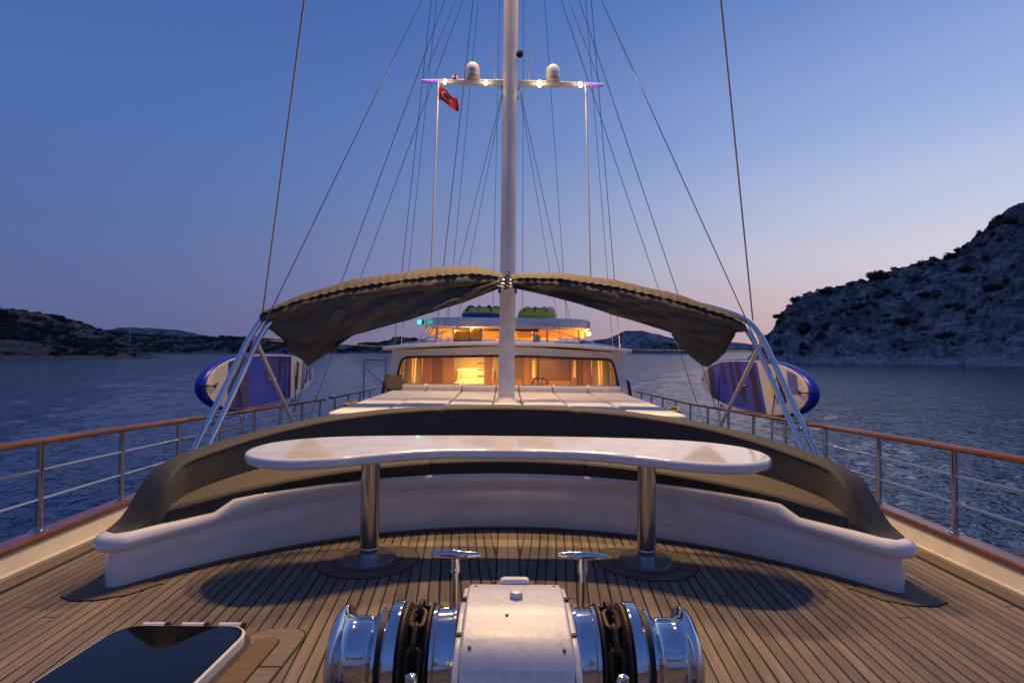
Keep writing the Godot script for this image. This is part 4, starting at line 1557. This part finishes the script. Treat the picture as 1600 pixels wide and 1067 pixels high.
# the part of the board between two places along it, leaning by skew, as an outline of (along, height)
func board_strip(s0: float, s1: float, inset: float, skew := 0.0, lo := -1.0, hi := 1.0) -> PackedVector2Array:
	var up := PackedVector2Array()
	var n := 12
	for i in n + 1:
		var s := lerpf(s0, s1, float(i) / n)
		for it in 2:
			pass
		var h := (board_half(clampf(s + skew * 0.5, 0.0, 1.0)) - inset) * hi
		up.append(Vector2(s + skew * h * 1.3, h))
	var dn := PackedVector2Array()
	for i in n + 1:
		var s := lerpf(s1, s0, float(i) / n)
		var h := (board_half(clampf(s - skew * 0.5, 0.0, 1.0)) - inset) * lo
		dn.append(Vector2(s + skew * h * 1.3, h))
	up.append_array(dn)
	return up

func make_board(side: float, len_: float, near: float, cy: float, x: float, label: String, strips: Array) -> void:
	var p := thing("paddleboard", label, "paddleboard", V(x, cy, near))
	var inb := -side
	var put := func(b: B) -> B:
		# slab axes: x along, y thickness, z height -> along the rail, inboard, up
		for i in b.v.size():
			var q := b.v[i]
			b.v[i] = Vector3(q.y * inb, q.z, -q.x)
		return b
	var out := PackedVector2Array()
	for i in 41:
		var s := (1.0 - cos(PI * i / 40.0)) * 0.5
		out.append(Vector2(s * len_, board_half(s)))
	for i in range(39, 0, -1):
		var s := (1.0 - cos(PI * i / 40.0)) * 0.5
		out.append(Vector2(s * len_, -board_half(s)))
	var b := B.new()
	b.slab(out, -0.11, 0.02, 0.05, 4)
	obj("hull", put.call(b), M.board_edge, p, 60.0)
	var deck := PackedVector2Array()
	for q in out:
		deck.append(Vector2(len_ * 0.5 + (q.x - len_ * 0.5) * 0.978, q.y * 0.945))
	b = B.new()
	b.slab(deck, 0.0, 0.027, 0.006, 2)
	obj("top_deck", put.call(b), M.board_white, p, 50.0)
	var k := 0
	for st in strips:
		var o := PackedVector2Array()
		for q in board_strip(st[0], st[1], 0.034, st[2], st[3], st[4]):
			o.append(Vector2(q.x * len_, q.y))
		b = B.new()
		b.slab(o, 0.02, 0.030 + 0.0025 * st[6], 0.001, 1)
		obj(st[7], put.call(b), st[5], p, 30.0)
		k += 1
	b = B.new()
	b.tube([Vector3(inb * 0.035, 0.0, -len_ * 0.46), Vector3(inb * 0.055, 0.0, -len_ * 0.48), Vector3(inb * 0.055, 0.0, -len_ * 0.52), Vector3(inb * 0.035, 0.0, -len_ * 0.54)], 0.012, 8)
	obj("carry_handle", b, M.rope, p)
	for q in [[0.06, 0.0], [0.62, 0.27], [0.62, -0.24], [0.95, 0.0]]:
		b = B.new()
		b.lathe(Vector3(inb * 0.026, q[1], -len_ * q[0]), Vector3.RIGHT * inb, [[0.0, 0.0], [0.02, 0.0], [0.016, 0.012], [0.0, 0.014]], 12)
		obj("ring_patch", b, M.black, p)
	b = B.new()
	b.tube([Vector3(inb * 0.03, 0.02, -0.02), Vector3(inb * 0.05, 0.0, -0.12), Vector3(inb * 0.04, 0.03, -0.24)], 0.008, 6)
	b.tube([Vector3(inb * 0.03, 0.02, -0.02), Vector3(-0.06 * inb, 0.03, 0.02)], 0.008, 6)
	obj("leash", b, M.black, p)
	b = B.new()
	b.box(Vector3(-0.13 * inb, 0.0, -len_ * 0.12), Vector3(0.05, 0.16, 0.18), 0.02)
	obj("fin", b, M.black, p)
	# carrier arms that hold the board outside the rail
	var c := thing("board_carrier", "steel carrier arms holding the paddleboard " + ("on the cliff side" if side > 0 else "on the headland side"), "carrier", V(x, cy, near))
	for f in [0.22, 0.74]:
		b = B.new()
		var d: float = near + len_ * f
		var h := board_half(f) + 0.02
		b.tube(spline([Vector3(-x + side * (rail_x(d) - 0.01), cap_y(d) - cy + 0.02, -len_ * f), Vector3(-x + side * (rail_x(d) + 0.01), -h - 0.03, -len_ * f), Vector3(side * 0.03, -h - 0.045, -len_ * f), Vector3(side * 0.14, -h - 0.03, -len_ * f), Vector3(side * 0.16, h * 0.2, -len_ * f)], 5), 0.012, 8)
		obj("arm", b, M.steel, c)
		b = B.new()
		b.tube([Vector3(-side * 0.028, h * 0.5, -len_ * f), Vector3(-side * 0.035, -h * 0.3, -len_ * f - 0.03), Vector3(-x + side * rail_x(d), -h - 0.1, -len_ * f - 0.05)], 0.006, 6)
		obj("strap", b, M.black, c)

func make_boards() -> void:
	var A: Array = [[0.145, 0.31, 0.0, -1.0, 1.0, M.board_mauve, 0, "pad"], [0.312, 0.70, 0.0, -1.0, 1.0, M.board_blue, 0, "pad"], [0.44, 0.535, 0.02, 0.05, 1.0, M.board_mauve, 1, "stripe"], [0.555, 0.60, 0.02, -0.2, 1.0, M.board_plum, 1, "stripe"], [0.62, 0.645, 0.02, -0.95, 1.0, M.board_plum, 1, "stripe"], [0.67, 0.70, 0.0, -1.0, 1.0, M.board_plum, 1, "stripe"],
		[0.76, 0.785, 0.03, -0.7, 0.8, M.board_plum, 1, "stripe"], [0.795, 0.81, 0.03, -0.3, 0.7, M.yellow, 1, "stripe"], [0.83, 0.87, 0.03, -0.85, 0.9, M.board_pale, 1, "stripe"], [0.885, 0.905, 0.03, -0.5, 0.9, M.board_edge, 1, "stripe"], [0.925, 0.96, 0.0, -0.6, 0.9, M.board_pale, 1, "stripe"]]
	make_board(-1.0, 3.2, 5.66, 0.765, -3.36, "blue and white paddleboard with mauve pad strapped outside the headland side rail", A)
	var C: Array = [[0.335, 0.88, 0.10, -1.0, 1.0, M.board_blue, 0, "pad"], [0.80, 0.865, 0.10, -1.0, 1.0, M.board_plum, 1, "stripe"], [0.66, 0.70, 0.12, -0.1, 1.0, M.board_plum, 1, "stripe"], [0.57, 0.61, 0.12, -0.5, 1.0, M.board_plum, 1, "stripe"], [0.49, 0.535, 0.12, -0.75, 1.0, M.board_plum, 1, "stripe"], [0.365, 0.42, 0.10, -1.0, 1.0, M.board_plum, 1, "stripe"],
		[0.245, 0.262, 0.10, -0.3, 0.55, M.yellow, 1, "stripe"], [0.22, 0.24, 0.12, -0.6, 0.8, M.board_pale, 1, "stripe"], [0.165, 0.195, 0.12, -0.6, 0.95, M.board_plum, 1, "stripe"], [0.07, 0.13, 0.05, -0.1, 0.9, M.board_pale, 1, "stripe"]]
	make_board(1.0, 3.2, 5.62, 0.765, 3.36, "blue and white paddleboard with plum stripes strapped outside the cliff side rail", C)

# ---------------------------------------------------------------- sunbed
func make_sunbed() -> void:
	var s := thing("sunbed", "white sunbed platform between the sofa and the wheelhouse", "sunbed", Vector3.ZERO)
	var b := B.new()
	b.slab(rounded([Vector2(-2.12, -5.62), Vector2(2.12, -5.62), Vector2(2.2, -9.55), Vector2(-2.2, -9.55)], 0.18, 6), -0.6, 0.40, 0.07, 4)
	obj("platform", b, M.matt_white, s, 45.0)
	var edges := [-2.02, -1.42, -0.80, -0.2, 0.2, 0.80, 1.42, 2.02]
	for i in 7:
		var x0: float = edges[i] + 0.008
		var x1: float = edges[i + 1] - 0.008
		for r in [[5.72, 6.92, "front row"], [7.32 if i == 3 else 6.94, 8.93, "back row"]]:
			var g := 0.0
			b = B.new()
			b.slab(rounded([Vector2(x0, -r[0]), Vector2(x1, -r[0]), Vector2(x1, -r[1]), Vector2(x0, -r[1])], 0.05, 4), 0.402, 0.50 + 0.006 * sin(i * 2.3), 0.03, 4)
			tag(obj("sunbed_cushion", b, M.cushion, self, 50.0), "cream mattress cushion in the " + r[2] + " of the sunbed", "cushion", "sunbed cushions")
		b = B.new()
		b.slab(rounded([Vector2(x0, -8.96), Vector2(x1, -8.96), Vector2(x1, -9.36), Vector2(x0, -9.36)], 0.05, 4), 0.402, 0.60, 0.045, 4)
		tag(obj("headrest_cushion", b, M.cushion, self, 50.0), "pale headrest cushion under the wheelhouse window", "cushion", "headrest cushions")
	b = B.new()
	b.box(Vector3.ZERO, Vector3(0.34, 0.30, 0.10), 0.045)
	var o := obj("pillow", b, M.olive, self, 60.0)
	o.transform = Transform3D(Basis(Vector3.UP, 0.5) * Basis(Vector3.RIGHT, -0.5), V(-1.98, 0.62, 8.98))
	tag(o, "olive pillow propped at the corner of the sunbed", "pillow")
	b = B.new()
	b.lathe(V(-2.55, dk(6.9), 6.9), Vector3.UP, [[0.0, 0.0], [0.05, 0.0], [0.035, 0.04], [0.03, 0.42], [0.05, 0.44], [0.06, 0.50], [0.045, 0.56], [0.0, 0.575]], 16)
	tag(obj("mooring_post", b, M.gelcoat), "white round topped mooring post behind the sofa", "mooring post")
	for q in [[-2.33, 7.6, "headland"], [2.33, 7.2, "cliff"]]:
		b = B.new()
		for k in 2:
			var ring := []
			for i in 19:
				var a := TAU * i / 18
				ring.append(V(q[0] + cos(a) * (0.08 - 0.01 * k), 0.36 + 0.03 * k + 0.05 * maxf(0.0, sin(a * 1.0 + k)), q[1] + sin(a) * 0.1))
			b.tube(ring, 0.016, 6)
		b.tube([V(q[0], 0.30, q[1]), V(q[0], -0.4, q[1])], 0.05, 8)
		tag(obj("rope_coil", b, M.yellow_rope), "coil of yellow rope beside the sunbed on the " + q[2] + " side", "rope")

# ---------------------------------------------------------------- wheelhouse
func face_d(y: float) -> float:
	return 9.62 - 0.06 * (1.2 - y)

func ray_out(poly: Array, c: Vector2, a: float) -> Vector2:
	var dir := Vector2(cos(a), sin(a))
	var best := 1e9
	for i in poly.size():
		var hit = Geometry2D.segment_intersects_segment(c, c + dir * 50.0, poly[i], poly[(i + 1) % poly.size()])
		if hit != null:
			best = minf(best, c.distance_to(hit))
	return c + dir * best

func make_wheelhouse() -> void:
	var w := thing("wheelhouse", "white wheelhouse with two wide lit front windows and a wood panelled cabin", "wheelhouse", Vector3.ZERO)
	for s in [-1.0, 1.0]:
		var outer := [Vector2(s * 2.44, -0.75), Vector2(s * 2.16, 1.20), Vector2(0.0, 1.30), Vector2(0.0, -0.75)]
		var hole := []
		for p in rounded([Vector2(s * 2.10, 0.50), Vector2(s * 1.975, 1.065), Vector2(s * 0.085, 1.115), Vector2(s * 0.085, 0.50)], 0.13, 6):
			hole.append(p)
		var c := Vector2(s * 1.05, 0.80)
		var angs := []
		for p in outer:
			angs.append(fposmod((p - c).angle(), TAU))
		for k in 72:
			angs.append(TAU * k / 72)
		for p in hole:
			angs.append(fposmod((p - c).angle(), TAU))
		angs.sort()
		var rings := [PackedVector3Array(), PackedVector3Array(), PackedVector3Array(), PackedVector3Array()]
		for a in angs:
			var o := ray_out(outer, c, a)
			var h := ray_out(hole, c, a)
			rings[0].append(V(h.x, h.y, face_d(h.y)))
			rings[1].append(V(o.x, o.y, face_d(o.y)))
			rings[2].append(V(o.x, o.y, face_d(o.y) + 0.09))
			rings[3].append(V(h.x, h.y, face_d(h.y) + 0.09))
		var b := B.new()
		b.skin(rings, true, false, true)
		obj("front_wall", b, M.gelcoat, w, 20.0)
		b = B.new()
		var path := []
		for p in hole:
			path.append(V(p.x, p.y, face_d(p.y) - 0.004))
		path.append(path[0])
		b.tube(path, 0.021, 8)
		var win := obj("window", b, M.rubber, w)
		b = B.new()
		var pane := PackedVector2Array()
		for p in hole:
			pane.append(p)
		var ix := Geometry2D.triangulate_polygon(pane)
		var q := 0
		while q < ix.size():
			var t := []
			for e in 3:
				var p := pane[ix[q + e]]
				t.append(V(p.x, p.y, face_d(p.y) + 0.03))
			b.tri(t[0], t[1], t[2])
			q += 3
		obj("pane", b, M.glass, win, 0.0)
		# outside wall: solid below and above, two side windows
		b = B.new()
		var rr := []
		for d in [9.60, 14.4]:
			rr.append(PackedVector3Array([V(s * 2.44, -0.75, d), V(s * 2.16, 1.2, d), V(s * 2.12, 1.2, d), V(s * 2.34, -0.75, d)]))
		b.skin(rr)
		obj("side_wall", b, M.gelcoat, w, 20.0)
		b = B.new()
		b.box(V(s * 2.075, 0.5, 11.15), Vector3(0.02, 1.36, 2.86), 0.004, Basis(Vector3.BACK, s * 0.05))
		obj("side_panelling", b, M.panel_wood, w)
		for k in 2:
			var d0 := 10.02 + 1.28 * k
			b = B.new()
			var fr := []
			for p in rounded([Vector2(d0, 0.42), Vector2(d0, 1.06), Vector2(d0 + 0.92, 1.06), Vector2(d0 + 0.92, 0.42)], 0.14, 5):
				fr.append(V(s * (2.045 - 0.05 * (p.y - 0.75)), p.y, p.x))
			fr.append(fr[0])
			b.tube(fr, 0.026, 8)
			var sf := obj("side_window", b, M.cream_wall, w)
			b = B.new()
			var sheet := []
			for i in 61:
				var f := i / 60.0
				var fold := 0.014 * sin(f * 70.0)
				sheet.append(PackedVector3Array([V(s * (2.03 + fold), 0.44, d0 + 0.05 + 0.82 * f), V(s * (2.03 + fold * 0.7), 1.04, d0 + 0.05 + 0.82 * f)]))
			b.skin(sheet, false, false)
			obj("curtain", b, M.curtain, sf, 60.0)
	var b := B.new()
	# crowned roof with a rounded overhanging edge
	var rings := []
	for i in 25:
		var x := lerpf(-2.30, 2.30, i / 24.0)
		var cr := 1.345 - 0.115 * pow(absf(x) / 2.3, 2.2)
		var ring := PackedVector3Array()
		for p in rounded([Vector2(9.30, -0.04), Vector2(9.30, 0.035), Vector2(14.6, 0.06), Vector2(14.6, -0.05)], 0.04, 3):
			ring.append(V(x, cr + p.y, p.x - 0.12 * pow(absf(x) / 2.3, 3.0) * (-1.0 if p.x < 10 else 1.0)))
		rings.append(ring)
	b.skin(rings)
	obj("roof", b, M.gelcoat, w, 40.0)
	b = B.new()
	b.box(V(0, 1.23, 12.0), Vector3(4.2, 0.03, 4.6), 0.004)
	obj("ceiling", b, M.cream_wall, w)
	b = B.new()
	b.box(V(0, -0.2, 12.0), Vector3(4.4, 0.05, 4.7), 0.004)
	obj("cabin_floor", b, M.panel_wood, w)
	b = B.new()
	b.box(V(0, 0.5, 14.35), Vector3(4.4, 1.5, 0.06), 0.004)
	obj("rear_wall", b, M.cream_wall, w)
	# panelled bulkhead in pieces: x0, x1, material
	for q in [[-2.06, -1.86, M.panel_wood], [-1.85, -1.58, M.panel_dark], [-1.57, -1.30, M.panel_wood], [-0.56, -0.36, M.panel_wood], [0.40, 0.56, M.panel_wood], [0.57, 0.74, M.panel_wood], [1.58, 1.72, M.panel_wood], [1.73, 1.86, M.panel_dark], [1.87, 2.06, M.panel_wood]]:
		b = B.new()
		b.box(V((q[0] + q[1]) * 0.5, 0.5, 12.6), Vector3(q[1] - q[0], 1.4, 0.05), 0.012)
		for i in b.v.size():
			b.uv[i] = Vector2(b.v[i].y, b.v[i].x)
		obj("bulkhead_panel", b, q[2], w)
	for q in [[-0.35, 0.39, -0.2, 0.52, M.panel_wood], [0.75, 1.57, -0.2, 0.50, M.panel_wood], [0.75, 1.57, 1.02, 1.2, M.panel_wood], [0.78, 1.54, 0.51, 1.01, M.panel_dark], [-1.30, -0.56, 1.08, 1.2, M.panel_wood]]:
		b = B.new()
		b.box(V((q[0] + q[1]) * 0.5, (q[2] + q[3]) * 0.5, 12.615), Vector3(q[1] - q[0], q[3] - q[2], 0.04), 0.012)
		obj("bulkhead_panel", b, q[4], w)
	for q in [[0.62, 0.69], [1.63, 1.69]]:
		b = B.new()
		b.box(V((q[0] + q[1]) * 0.5, 0.78, 12.57), Vector3(q[1] - q[0], 0.42, 0.012), 0.004)
		obj("frosted_pane", b, M.cream_wall, w)
	# things seen through the doorway and on the sill
	b = B.new()
	b.box(V(-0.85, 0.28, 13.6), Vector3(1.1, 0.28, 0.5), 0.08)
	b.box(V(-0.85, 0.52, 13.95), Vector3(1.1, 0.42, 0.16), 0.06)
	obj("settee", b, M.cushion, w)
	for k in 3:
		b = B.new()
		b.box(V(-0.66, 0.55 + 0.17 * k, 13.2), Vector3(0.20, 0.025, 0.3), 0.004)
		obj("shelf", b, M.panel_dark, w)
	b = B.new()
	b.box(V(-0.54, 0.6, 13.2), Vector3(0.03, 1.1, 0.32), 0.004)
	obj("shelf_side", b, M.panel_wood, w)
	b = B.new()
	b.box(V(0, 0.36, 10.05), Vector3(4.0, 0.05, 0.72), 0.012)
	obj("dashboard", b, M.panel_wood, w)
	var wh := thing("steering_wheel", "small spoked steering wheel behind the wheelhouse window", "wheel", V(0.66, 0.52, 10.3))
	b = B.new()
	var ring := []
	for i in 25:
		var a := TAU * i / 24
		ring.append(Vector3(cos(a) * 0.16, sin(a) * 0.16, 0))
	b.tube(ring, 0.014, 8)
	obj("wheel_rim", b, M.black, wh)
	for k in 4:
		b = B.new()
		var a := TAU * k / 8 + 0.4
		b.tube([Vector3(cos(a), sin(a), 0) * 0.2, -Vector3(cos(a), sin(a), 0) * 0.2], 0.009, 6)
		obj("spoke", b, M.black, wh)
	b = B.new()
	for k in 3:
		b.box(V(-1.62 + 0.04 * k, 0.405 + 0.035 * k, 10.0), Vector3(0.34 - 0.05 * k, 0.032, 0.24), 0.006)
	tag(obj("chart_pile", b, M.white_cloth), "small pile of charts on the wheelhouse dashboard", "charts")
	# lamps inside
	for q in [[-1.0, 11.2, 1.0], [1.0, 11.2, 1.0], [-0.9, 13.5, 0.22]]:
		var l := thing("ceiling_lamp", "warm ceiling lamp glowing inside the wheelhouse", "lamp", V(q[0], 1.2, q[1]), "wheelhouse ceiling lamps")
		b = B.new()
		b.box(Vector3(0, -0.006, 0), Vector3(0.5, 0.015, 0.24), 0.004)
		obj("lamp_panel", b, M.warm_panel, l)
		var al := AreaLight3D.new()
		al.name = "lamp_light"
		al.area_size = Vector2(0.48, 0.22)
		al.light_color = Color(1.0, 0.77, 0.40)
		al.light_energy = CABIN * q[2]
		al.area_range = 12.0
		al.shadow_enabled = true
		l.add_child(al)
		al.position = Vector3(0, -0.03, 0)
		al.rotation.x = -PI * 0.5
	# boarding gate frame and upright board beside the wheelhouse
	var g := thing("gate_frame", "steel boarding gate frame beside the wheelhouse", "gate", V(-2.95, -0.4, 11.0))
	b = B.new()
	b.tube(spline([Vector3(-0.12, 0, 0), Vector3(-0.12, 1.34, 0), Vector3(-0.08, 1.38, 0), Vector3(0.30, 1.38, 0), Vector3(0.34, 1.34, 0), Vector3(0.34, 0, 0)], 5), 0.02, 8)
	obj("gate_tube", b, M.steel, g)
	b = B.new()
	b.tube([Vector3(-0.1, 1.22, 0.02), Vector3(0.34, 0.85, 0.05)], 0.014, 8)
	obj("gate_brace", b, M.steel, g)
	for s in [-1.0, 1.0]:
		b = B.new()
		b.slab(PackedVector2Array([Vector2(0, -0.55), Vector2(0.18, -0.55), Vector2(0.06, 0.33), Vector2(0.0, 0.38)]), -0.02, 0.02, 0.004, 1)
		for i in b.v.size():
			var q := b.v[i]
			b.v[i] = V(s * (2.42 + q.x * 1.3), 0.28 + q.z, 10.4 + q.y)
		tag(obj("wing_board", b, M.varnish, self, 30.0), "varnished upright wing board at the wheelhouse corner on the " + ("cliff" if s > 0 else "headland") + " side", "board")

func make_flybridge() -> void:
	var f := thing("flybridge_hardtop", "white rounded hardtop over the upper helm with warm lit ceiling", "hardtop", Vector3.ZERO)
	var b := B.new()
	var plan := rounded([Vector2(-2.06, -11.9), Vector2(2.10, -11.9), Vector2(2.10, -15.2), Vector2(-2.06, -15.2)], 1.1, 10)
	b.slab(plan, 1.745, 1.985, 0.055, 5)
	obj("roof_shell", b, M.gelcoat, f, 50.0)
	b = B.new()
	var small := PackedVector2Array()
	for p in plan:
		small.append(Vector2(p.x * 0.95, -13.55 + (p.y + 13.55) * 0.95))
	b.slab(small, 1.725, 1.742, 0.004, 1)
	obj("ceiling_lining", b, M.cream_wall, f)
	for q in [[-1.72, 12.4], [1.75, 12.4], [-0.9, 12.1], [0.95, 12.1], [-1.7, 14.6], [1.7, 14.6], [-0.3, 14.9], [0.62, 12.05]]:
		b = B.new()
		b.tube([V(q[0], 1.26, q[1]), V(q[0] * 0.985, 1.73, q[1])], 0.02, 8)
		obj("post", b, M.steel, f)
	for s in [-1.0, 1.0]:
		b = B.new()
		b.box(V(s * 1.60 if s < 0 else 1.06, 1.635, 12.4), Vector3(0.62 if s < 0 else 1.6, 0.20, 0.012), 0.003)
		obj("blind", b, M.blind, f)
		b = B.new()
		b.box(V(-0.25 if s < 0 else 0.0, 1.635, 14.7), Vector3(3.4 if s < 0 else 0.3, 0.20, 0.012), 0.003)
		obj("blind", b, M.blind, f)
		b = B.new()
		b.box(V(s * 0.42, 1.70, 12.15), Vector3(0.62, 0.055, 0.25), 0.01)
		obj("ceiling_beam", b, M.varnish, f)
	var ws := thing("windshield", "framed smoked windshield panel on the wheelhouse roof", "windshield", V(-0.93, 1.36, 11.9))
	b = B.new()
	var fr := []
	for p in rounded([Vector2(-0.39, 0.0), Vector2(-0.34, 0.37), Vector2(0.37, 0.37), Vector2(0.34, 0.0)], 0.05, 4):
		fr.append(Vector3(p.x, p.y, 0))
	fr.append(fr[0])
	b.tube(fr, 0.014, 8)
	obj("frame", b, M.white_cloth, ws)
	b = B.new()
	b.box(Vector3(0, 0.185, 0), Vector3(0.68, 0.35, 0.008), 0.002)
	obj("pane", b, M.smoked, ws)
	# seat and searchlight on the roof
	b = B.new()
	b.slab(rounded([Vector2(1.02, -11.5), Vector2(1.58, -11.5), Vector2(1.58, -12.0), Vector2(1.02, -12.0)], 0.1, 5), 1.30, 1.435, 0.05, 4)
	tag(obj("roof_cushion", b, M.cushion, self, 50.0), "cream cushion lying on the wheelhouse roof under the hardtop", "cushion")
	var sl := thing("searchlight", "small round searchlight on the wheelhouse roof", "searchlight", V(0.64, 1.335, 11.2))
	b = B.new()
	b.lathe(Vector3.ZERO, Vector3.UP, [[0.0, 0.0], [0.15, 0.0], [0.12, 0.05], [0.05, 0.08], [0.0, 0.09]], 20)
	obj("foot", b, M.gelcoat, sl)
	b = B.new()
	b.ball(Vector3(0, 0.15, 0), Vector3(0.085, 0.095, 0.085), 18, 12)
	obj("head", b, M.cream_wall, sl)
	# lamps
	for q in [[-0.83, 1.725, 11.98, 0.04, "under the front edge of the hardtop"], [2.0, 1.66, 12.6, 0.06, "at the corner of the hardtop"], [-1.4, 1.70, 13.6, 0.035, "beneath the hardtop beside the windshield"], [1.2, 1.70, 13.6, 0.035, "beneath the hardtop above the roof cushion"]]:
		var l := thing("hardtop_lamp", "small warm lamp " + q[4], "lamp", V(q[0], q[1], q[2]))
		b = B.new()
		b.ball(Vector3.ZERO, Vector3(q[3], q[3], q[3]), 14, 10)
		obj("lamp_bulb", b, M.warm_bulb, l)
		b = B.new()
		b.lathe(Vector3(0, q[3] * 0.6, 0), Vector3.UP, [[0.0, 0.0], [q[3] * 1.1, 0.0], [q[3] * 1.1, 0.02], [0.0, 0.02]], 14)
		obj("lamp_base", b, M.steel, l)
		var o := OmniLight3D.new()
		o.name = "lamp_light"
		o.light_color = Color(1.0, 0.68, 0.28)
		o.light_energy = FLYLAMP
		o.light_size = q[3]
		o.omni_range = 20.0
		o.omni_attenuation = 2.0
		o.shadow_enabled = true
		l.add_child(o)
	var nv := thing("navigation_light", "green lit navigation light at the edge of the hardtop", "lamp", V(-2.12, 1.88, 12.3))
	b = B.new()
	b.ball(Vector3.ZERO, Vector3(0.05, 0.05, 0.05), 14, 10)
	obj("lamp_lens", b, M.green_lamp, nv)
	b = B.new()
	b.box(Vector3(0.05, 0.0, -0.09), Vector3(0.09, 0.11, 0.05), 0.01)
	obj("lamp_board", b, M.black, nv)
	var gl := OmniLight3D.new()
	gl.name = "green_glow"
	gl.light_color = Color(0.05, 1.0, 0.55)
	gl.light_energy = 0.012
	gl.light_size = 0.05
	gl.omni_range = 15.0
	gl.omni_attenuation = 2.0
	gl.shadow_enabled = true
	nv.add_child(gl)
	# ropes from the hardtop to the roof edge, rails on the roof
	for q in [[V(-0.55, 1.98, 11.9), V(-2.0, 1.36, 11.0)], [V(0.9, 1.74, 11.9), V(1.95, 1.34, 10.6)], [V(-1.6, 1.98, 12.2), V(-1.85, 1.34, 11.2)], [V(-1.75, 1.98, 12.4), V(-2.05, 1.34, 11.4)], [V(1.9, 1.72, 12.4), V(2.0, 1.34, 11.6)], [V(0.35, 1.99, 11.95), V(1.2, 1.72, 11.85)]]:
		wire(q[0], q[1], 0.013, M.white_rope, "white rope tied between the hardtop and the wheelhouse roof", "lashing_rope", "white ropes on the wheelhouse roof")
	for s in [-1.0, 1.0]:
		b = B.new()
		b.tube(spline([V(s * 1.5, 1.29, 10.1), V(s * 1.5, 1.36, 10.1), V(s * 2.1, 1.32, 10.2), V(s * 2.1, 1.25, 10.2)], 5), 0.02, 8)
		tag(obj("roof_handrail", b, M.gelcoat), "white handrail at the wheelhouse roof edge on the " + ("cliff" if s > 0 else "headland") + " side", "handrail")
	# inflatable towing rings on the hardtop
	for q in [[-0.62, 0.52, true], [0.72, 0.48, false]]:
		var t := thing("towing_ring", "blue and yellow inflatable ring with straps on the hardtop" if q[2] else "yellow inflatable ring with dark top on the hardtop", "inflatable", V(q[0], 1.985, 12.6))
		var r: float = q[1]
		b = B.new()
		b.lathe(Vector3.ZERO, Vector3.UP, [[0.0, 0.0], [r * 0.86, 0.0], [r * 0.98, 0.05], [r, 0.10], [r * 0.985, 0.125]], 32)
		obj("lower_tube", b, M.tube_blue if q[2] else M.lime, t)
		b = B.new()
		b.lathe(Vector3(0, 0.125, 0), Vector3.UP, [[r * 0.985, 0.0], [r * 0.94, 0.06], [r * 0.84, 0.115], [r * 0.7, 0.145], [r * 0.5, 0.12], [0.0, 0.09]], 32)
		obj("upper_tube", b, M.lime, t)
		b = B.new()
		b.lathe(Vector3(0, 0.225, 0), Vector3.UP, [[r * 0.86, 0.0], [r * 0.78, 0.04], [r * 0.6, 0.055], [0.0, 0.03]], 32)
		obj("cover", b, M.tube_blue if q[2] else M.dark_steel, t)
		for k in 4:
			b = B.new()
			var a := 0.5 + k * 0.62
			var p := []
			for i in 9:
				var e := PI * i / 8.0
				p.append(Vector3(cos(a) * r * (0.72 + 0.26 * cos(e)), 0.16 + 0.14 * sin(e), sin(a) * r * (0.72 + 0.26 * cos(e))))
			b.tube(p, 0.022 if q[2] else 0.012, 6)
			obj("strap", b, M.orange if q[2] and k % 2 == 0 else M.black, t)

# ----------------------------------------------------------------
const FLOOD := 6.0
const MASTFLOOD := 50.0
const CABIN := 9.5
const FLYLAMP := 2.0

func _ready() -> void:
	rng.seed = 7
	# camera, sky, exposure
	var cam := Camera3D.new()
	cam.name = "camera"
	cam.fov = 67.4
	cam.near = 0.05
	cam.far = 20000.0
	var eye := Vector3(-0.03, EYE, 0)
	cam.transform = Transform3D(Basis(Vector3.UP, -atan(9.0 / 800.0)) * Basis(Vector3.RIGHT, atan(15.5 / 800.0)) * Basis(Vector3.BACK, ROLL), eye)
	add_child(cam)
	cam.current = true
	var env := Environment.new()
	env.background_mode = Environment.BG_SKY
	env.sky = make_sky()
	env.background_energy_multiplier = 1.0
	env.tonemap_mode = Environment.TONE_MAPPER_LINEAR
	env.tonemap_exposure = 1.0
	env.sdfgi_enabled = true
	env.ssao_enabled = true
	env.ssil_enabled = true
	env.fog_enabled = true
	env.fog_density = 0.00004
	env.fog_light_color = Color(0.42, 0.47, 0.66)
	var we := WorldEnvironment.new()
	we.name = "environment"
	we.environment = env
	add_child(we)
	sea_frame = Transform3D(Basis.IDENTITY, eye) * Transform3D(Basis(Vector3.BACK, ROLL), Vector3.ZERO) * Transform3D(Basis.IDENTITY, -eye)
	make_materials()
	M.flood = glow(Color(1.0, 0.86, 0.62), 14.0)
	M.violet = glow(Color(0.35, 0.2, 1.0), 5.0)
	M.warm_panel = glow(Color(1.0, 0.66, 0.30), 3.0)
	M.warm_bulb = glow(Color(1.0, 0.72, 0.36), 8.0)
	M.green_lamp = glow(Color(0.1, 1.0, 0.62), 5.0)
	# setting
	make_sea()
	make_land()
	make_deck()
	make_rails()
	# things
	make_wheelhouse()
	make_flybridge()
	make_sunbed()
	make_mast()
	make_awning()
	make_boards()
	make_sofa()
	make_table()
	make_windlass()
	make_hatch()
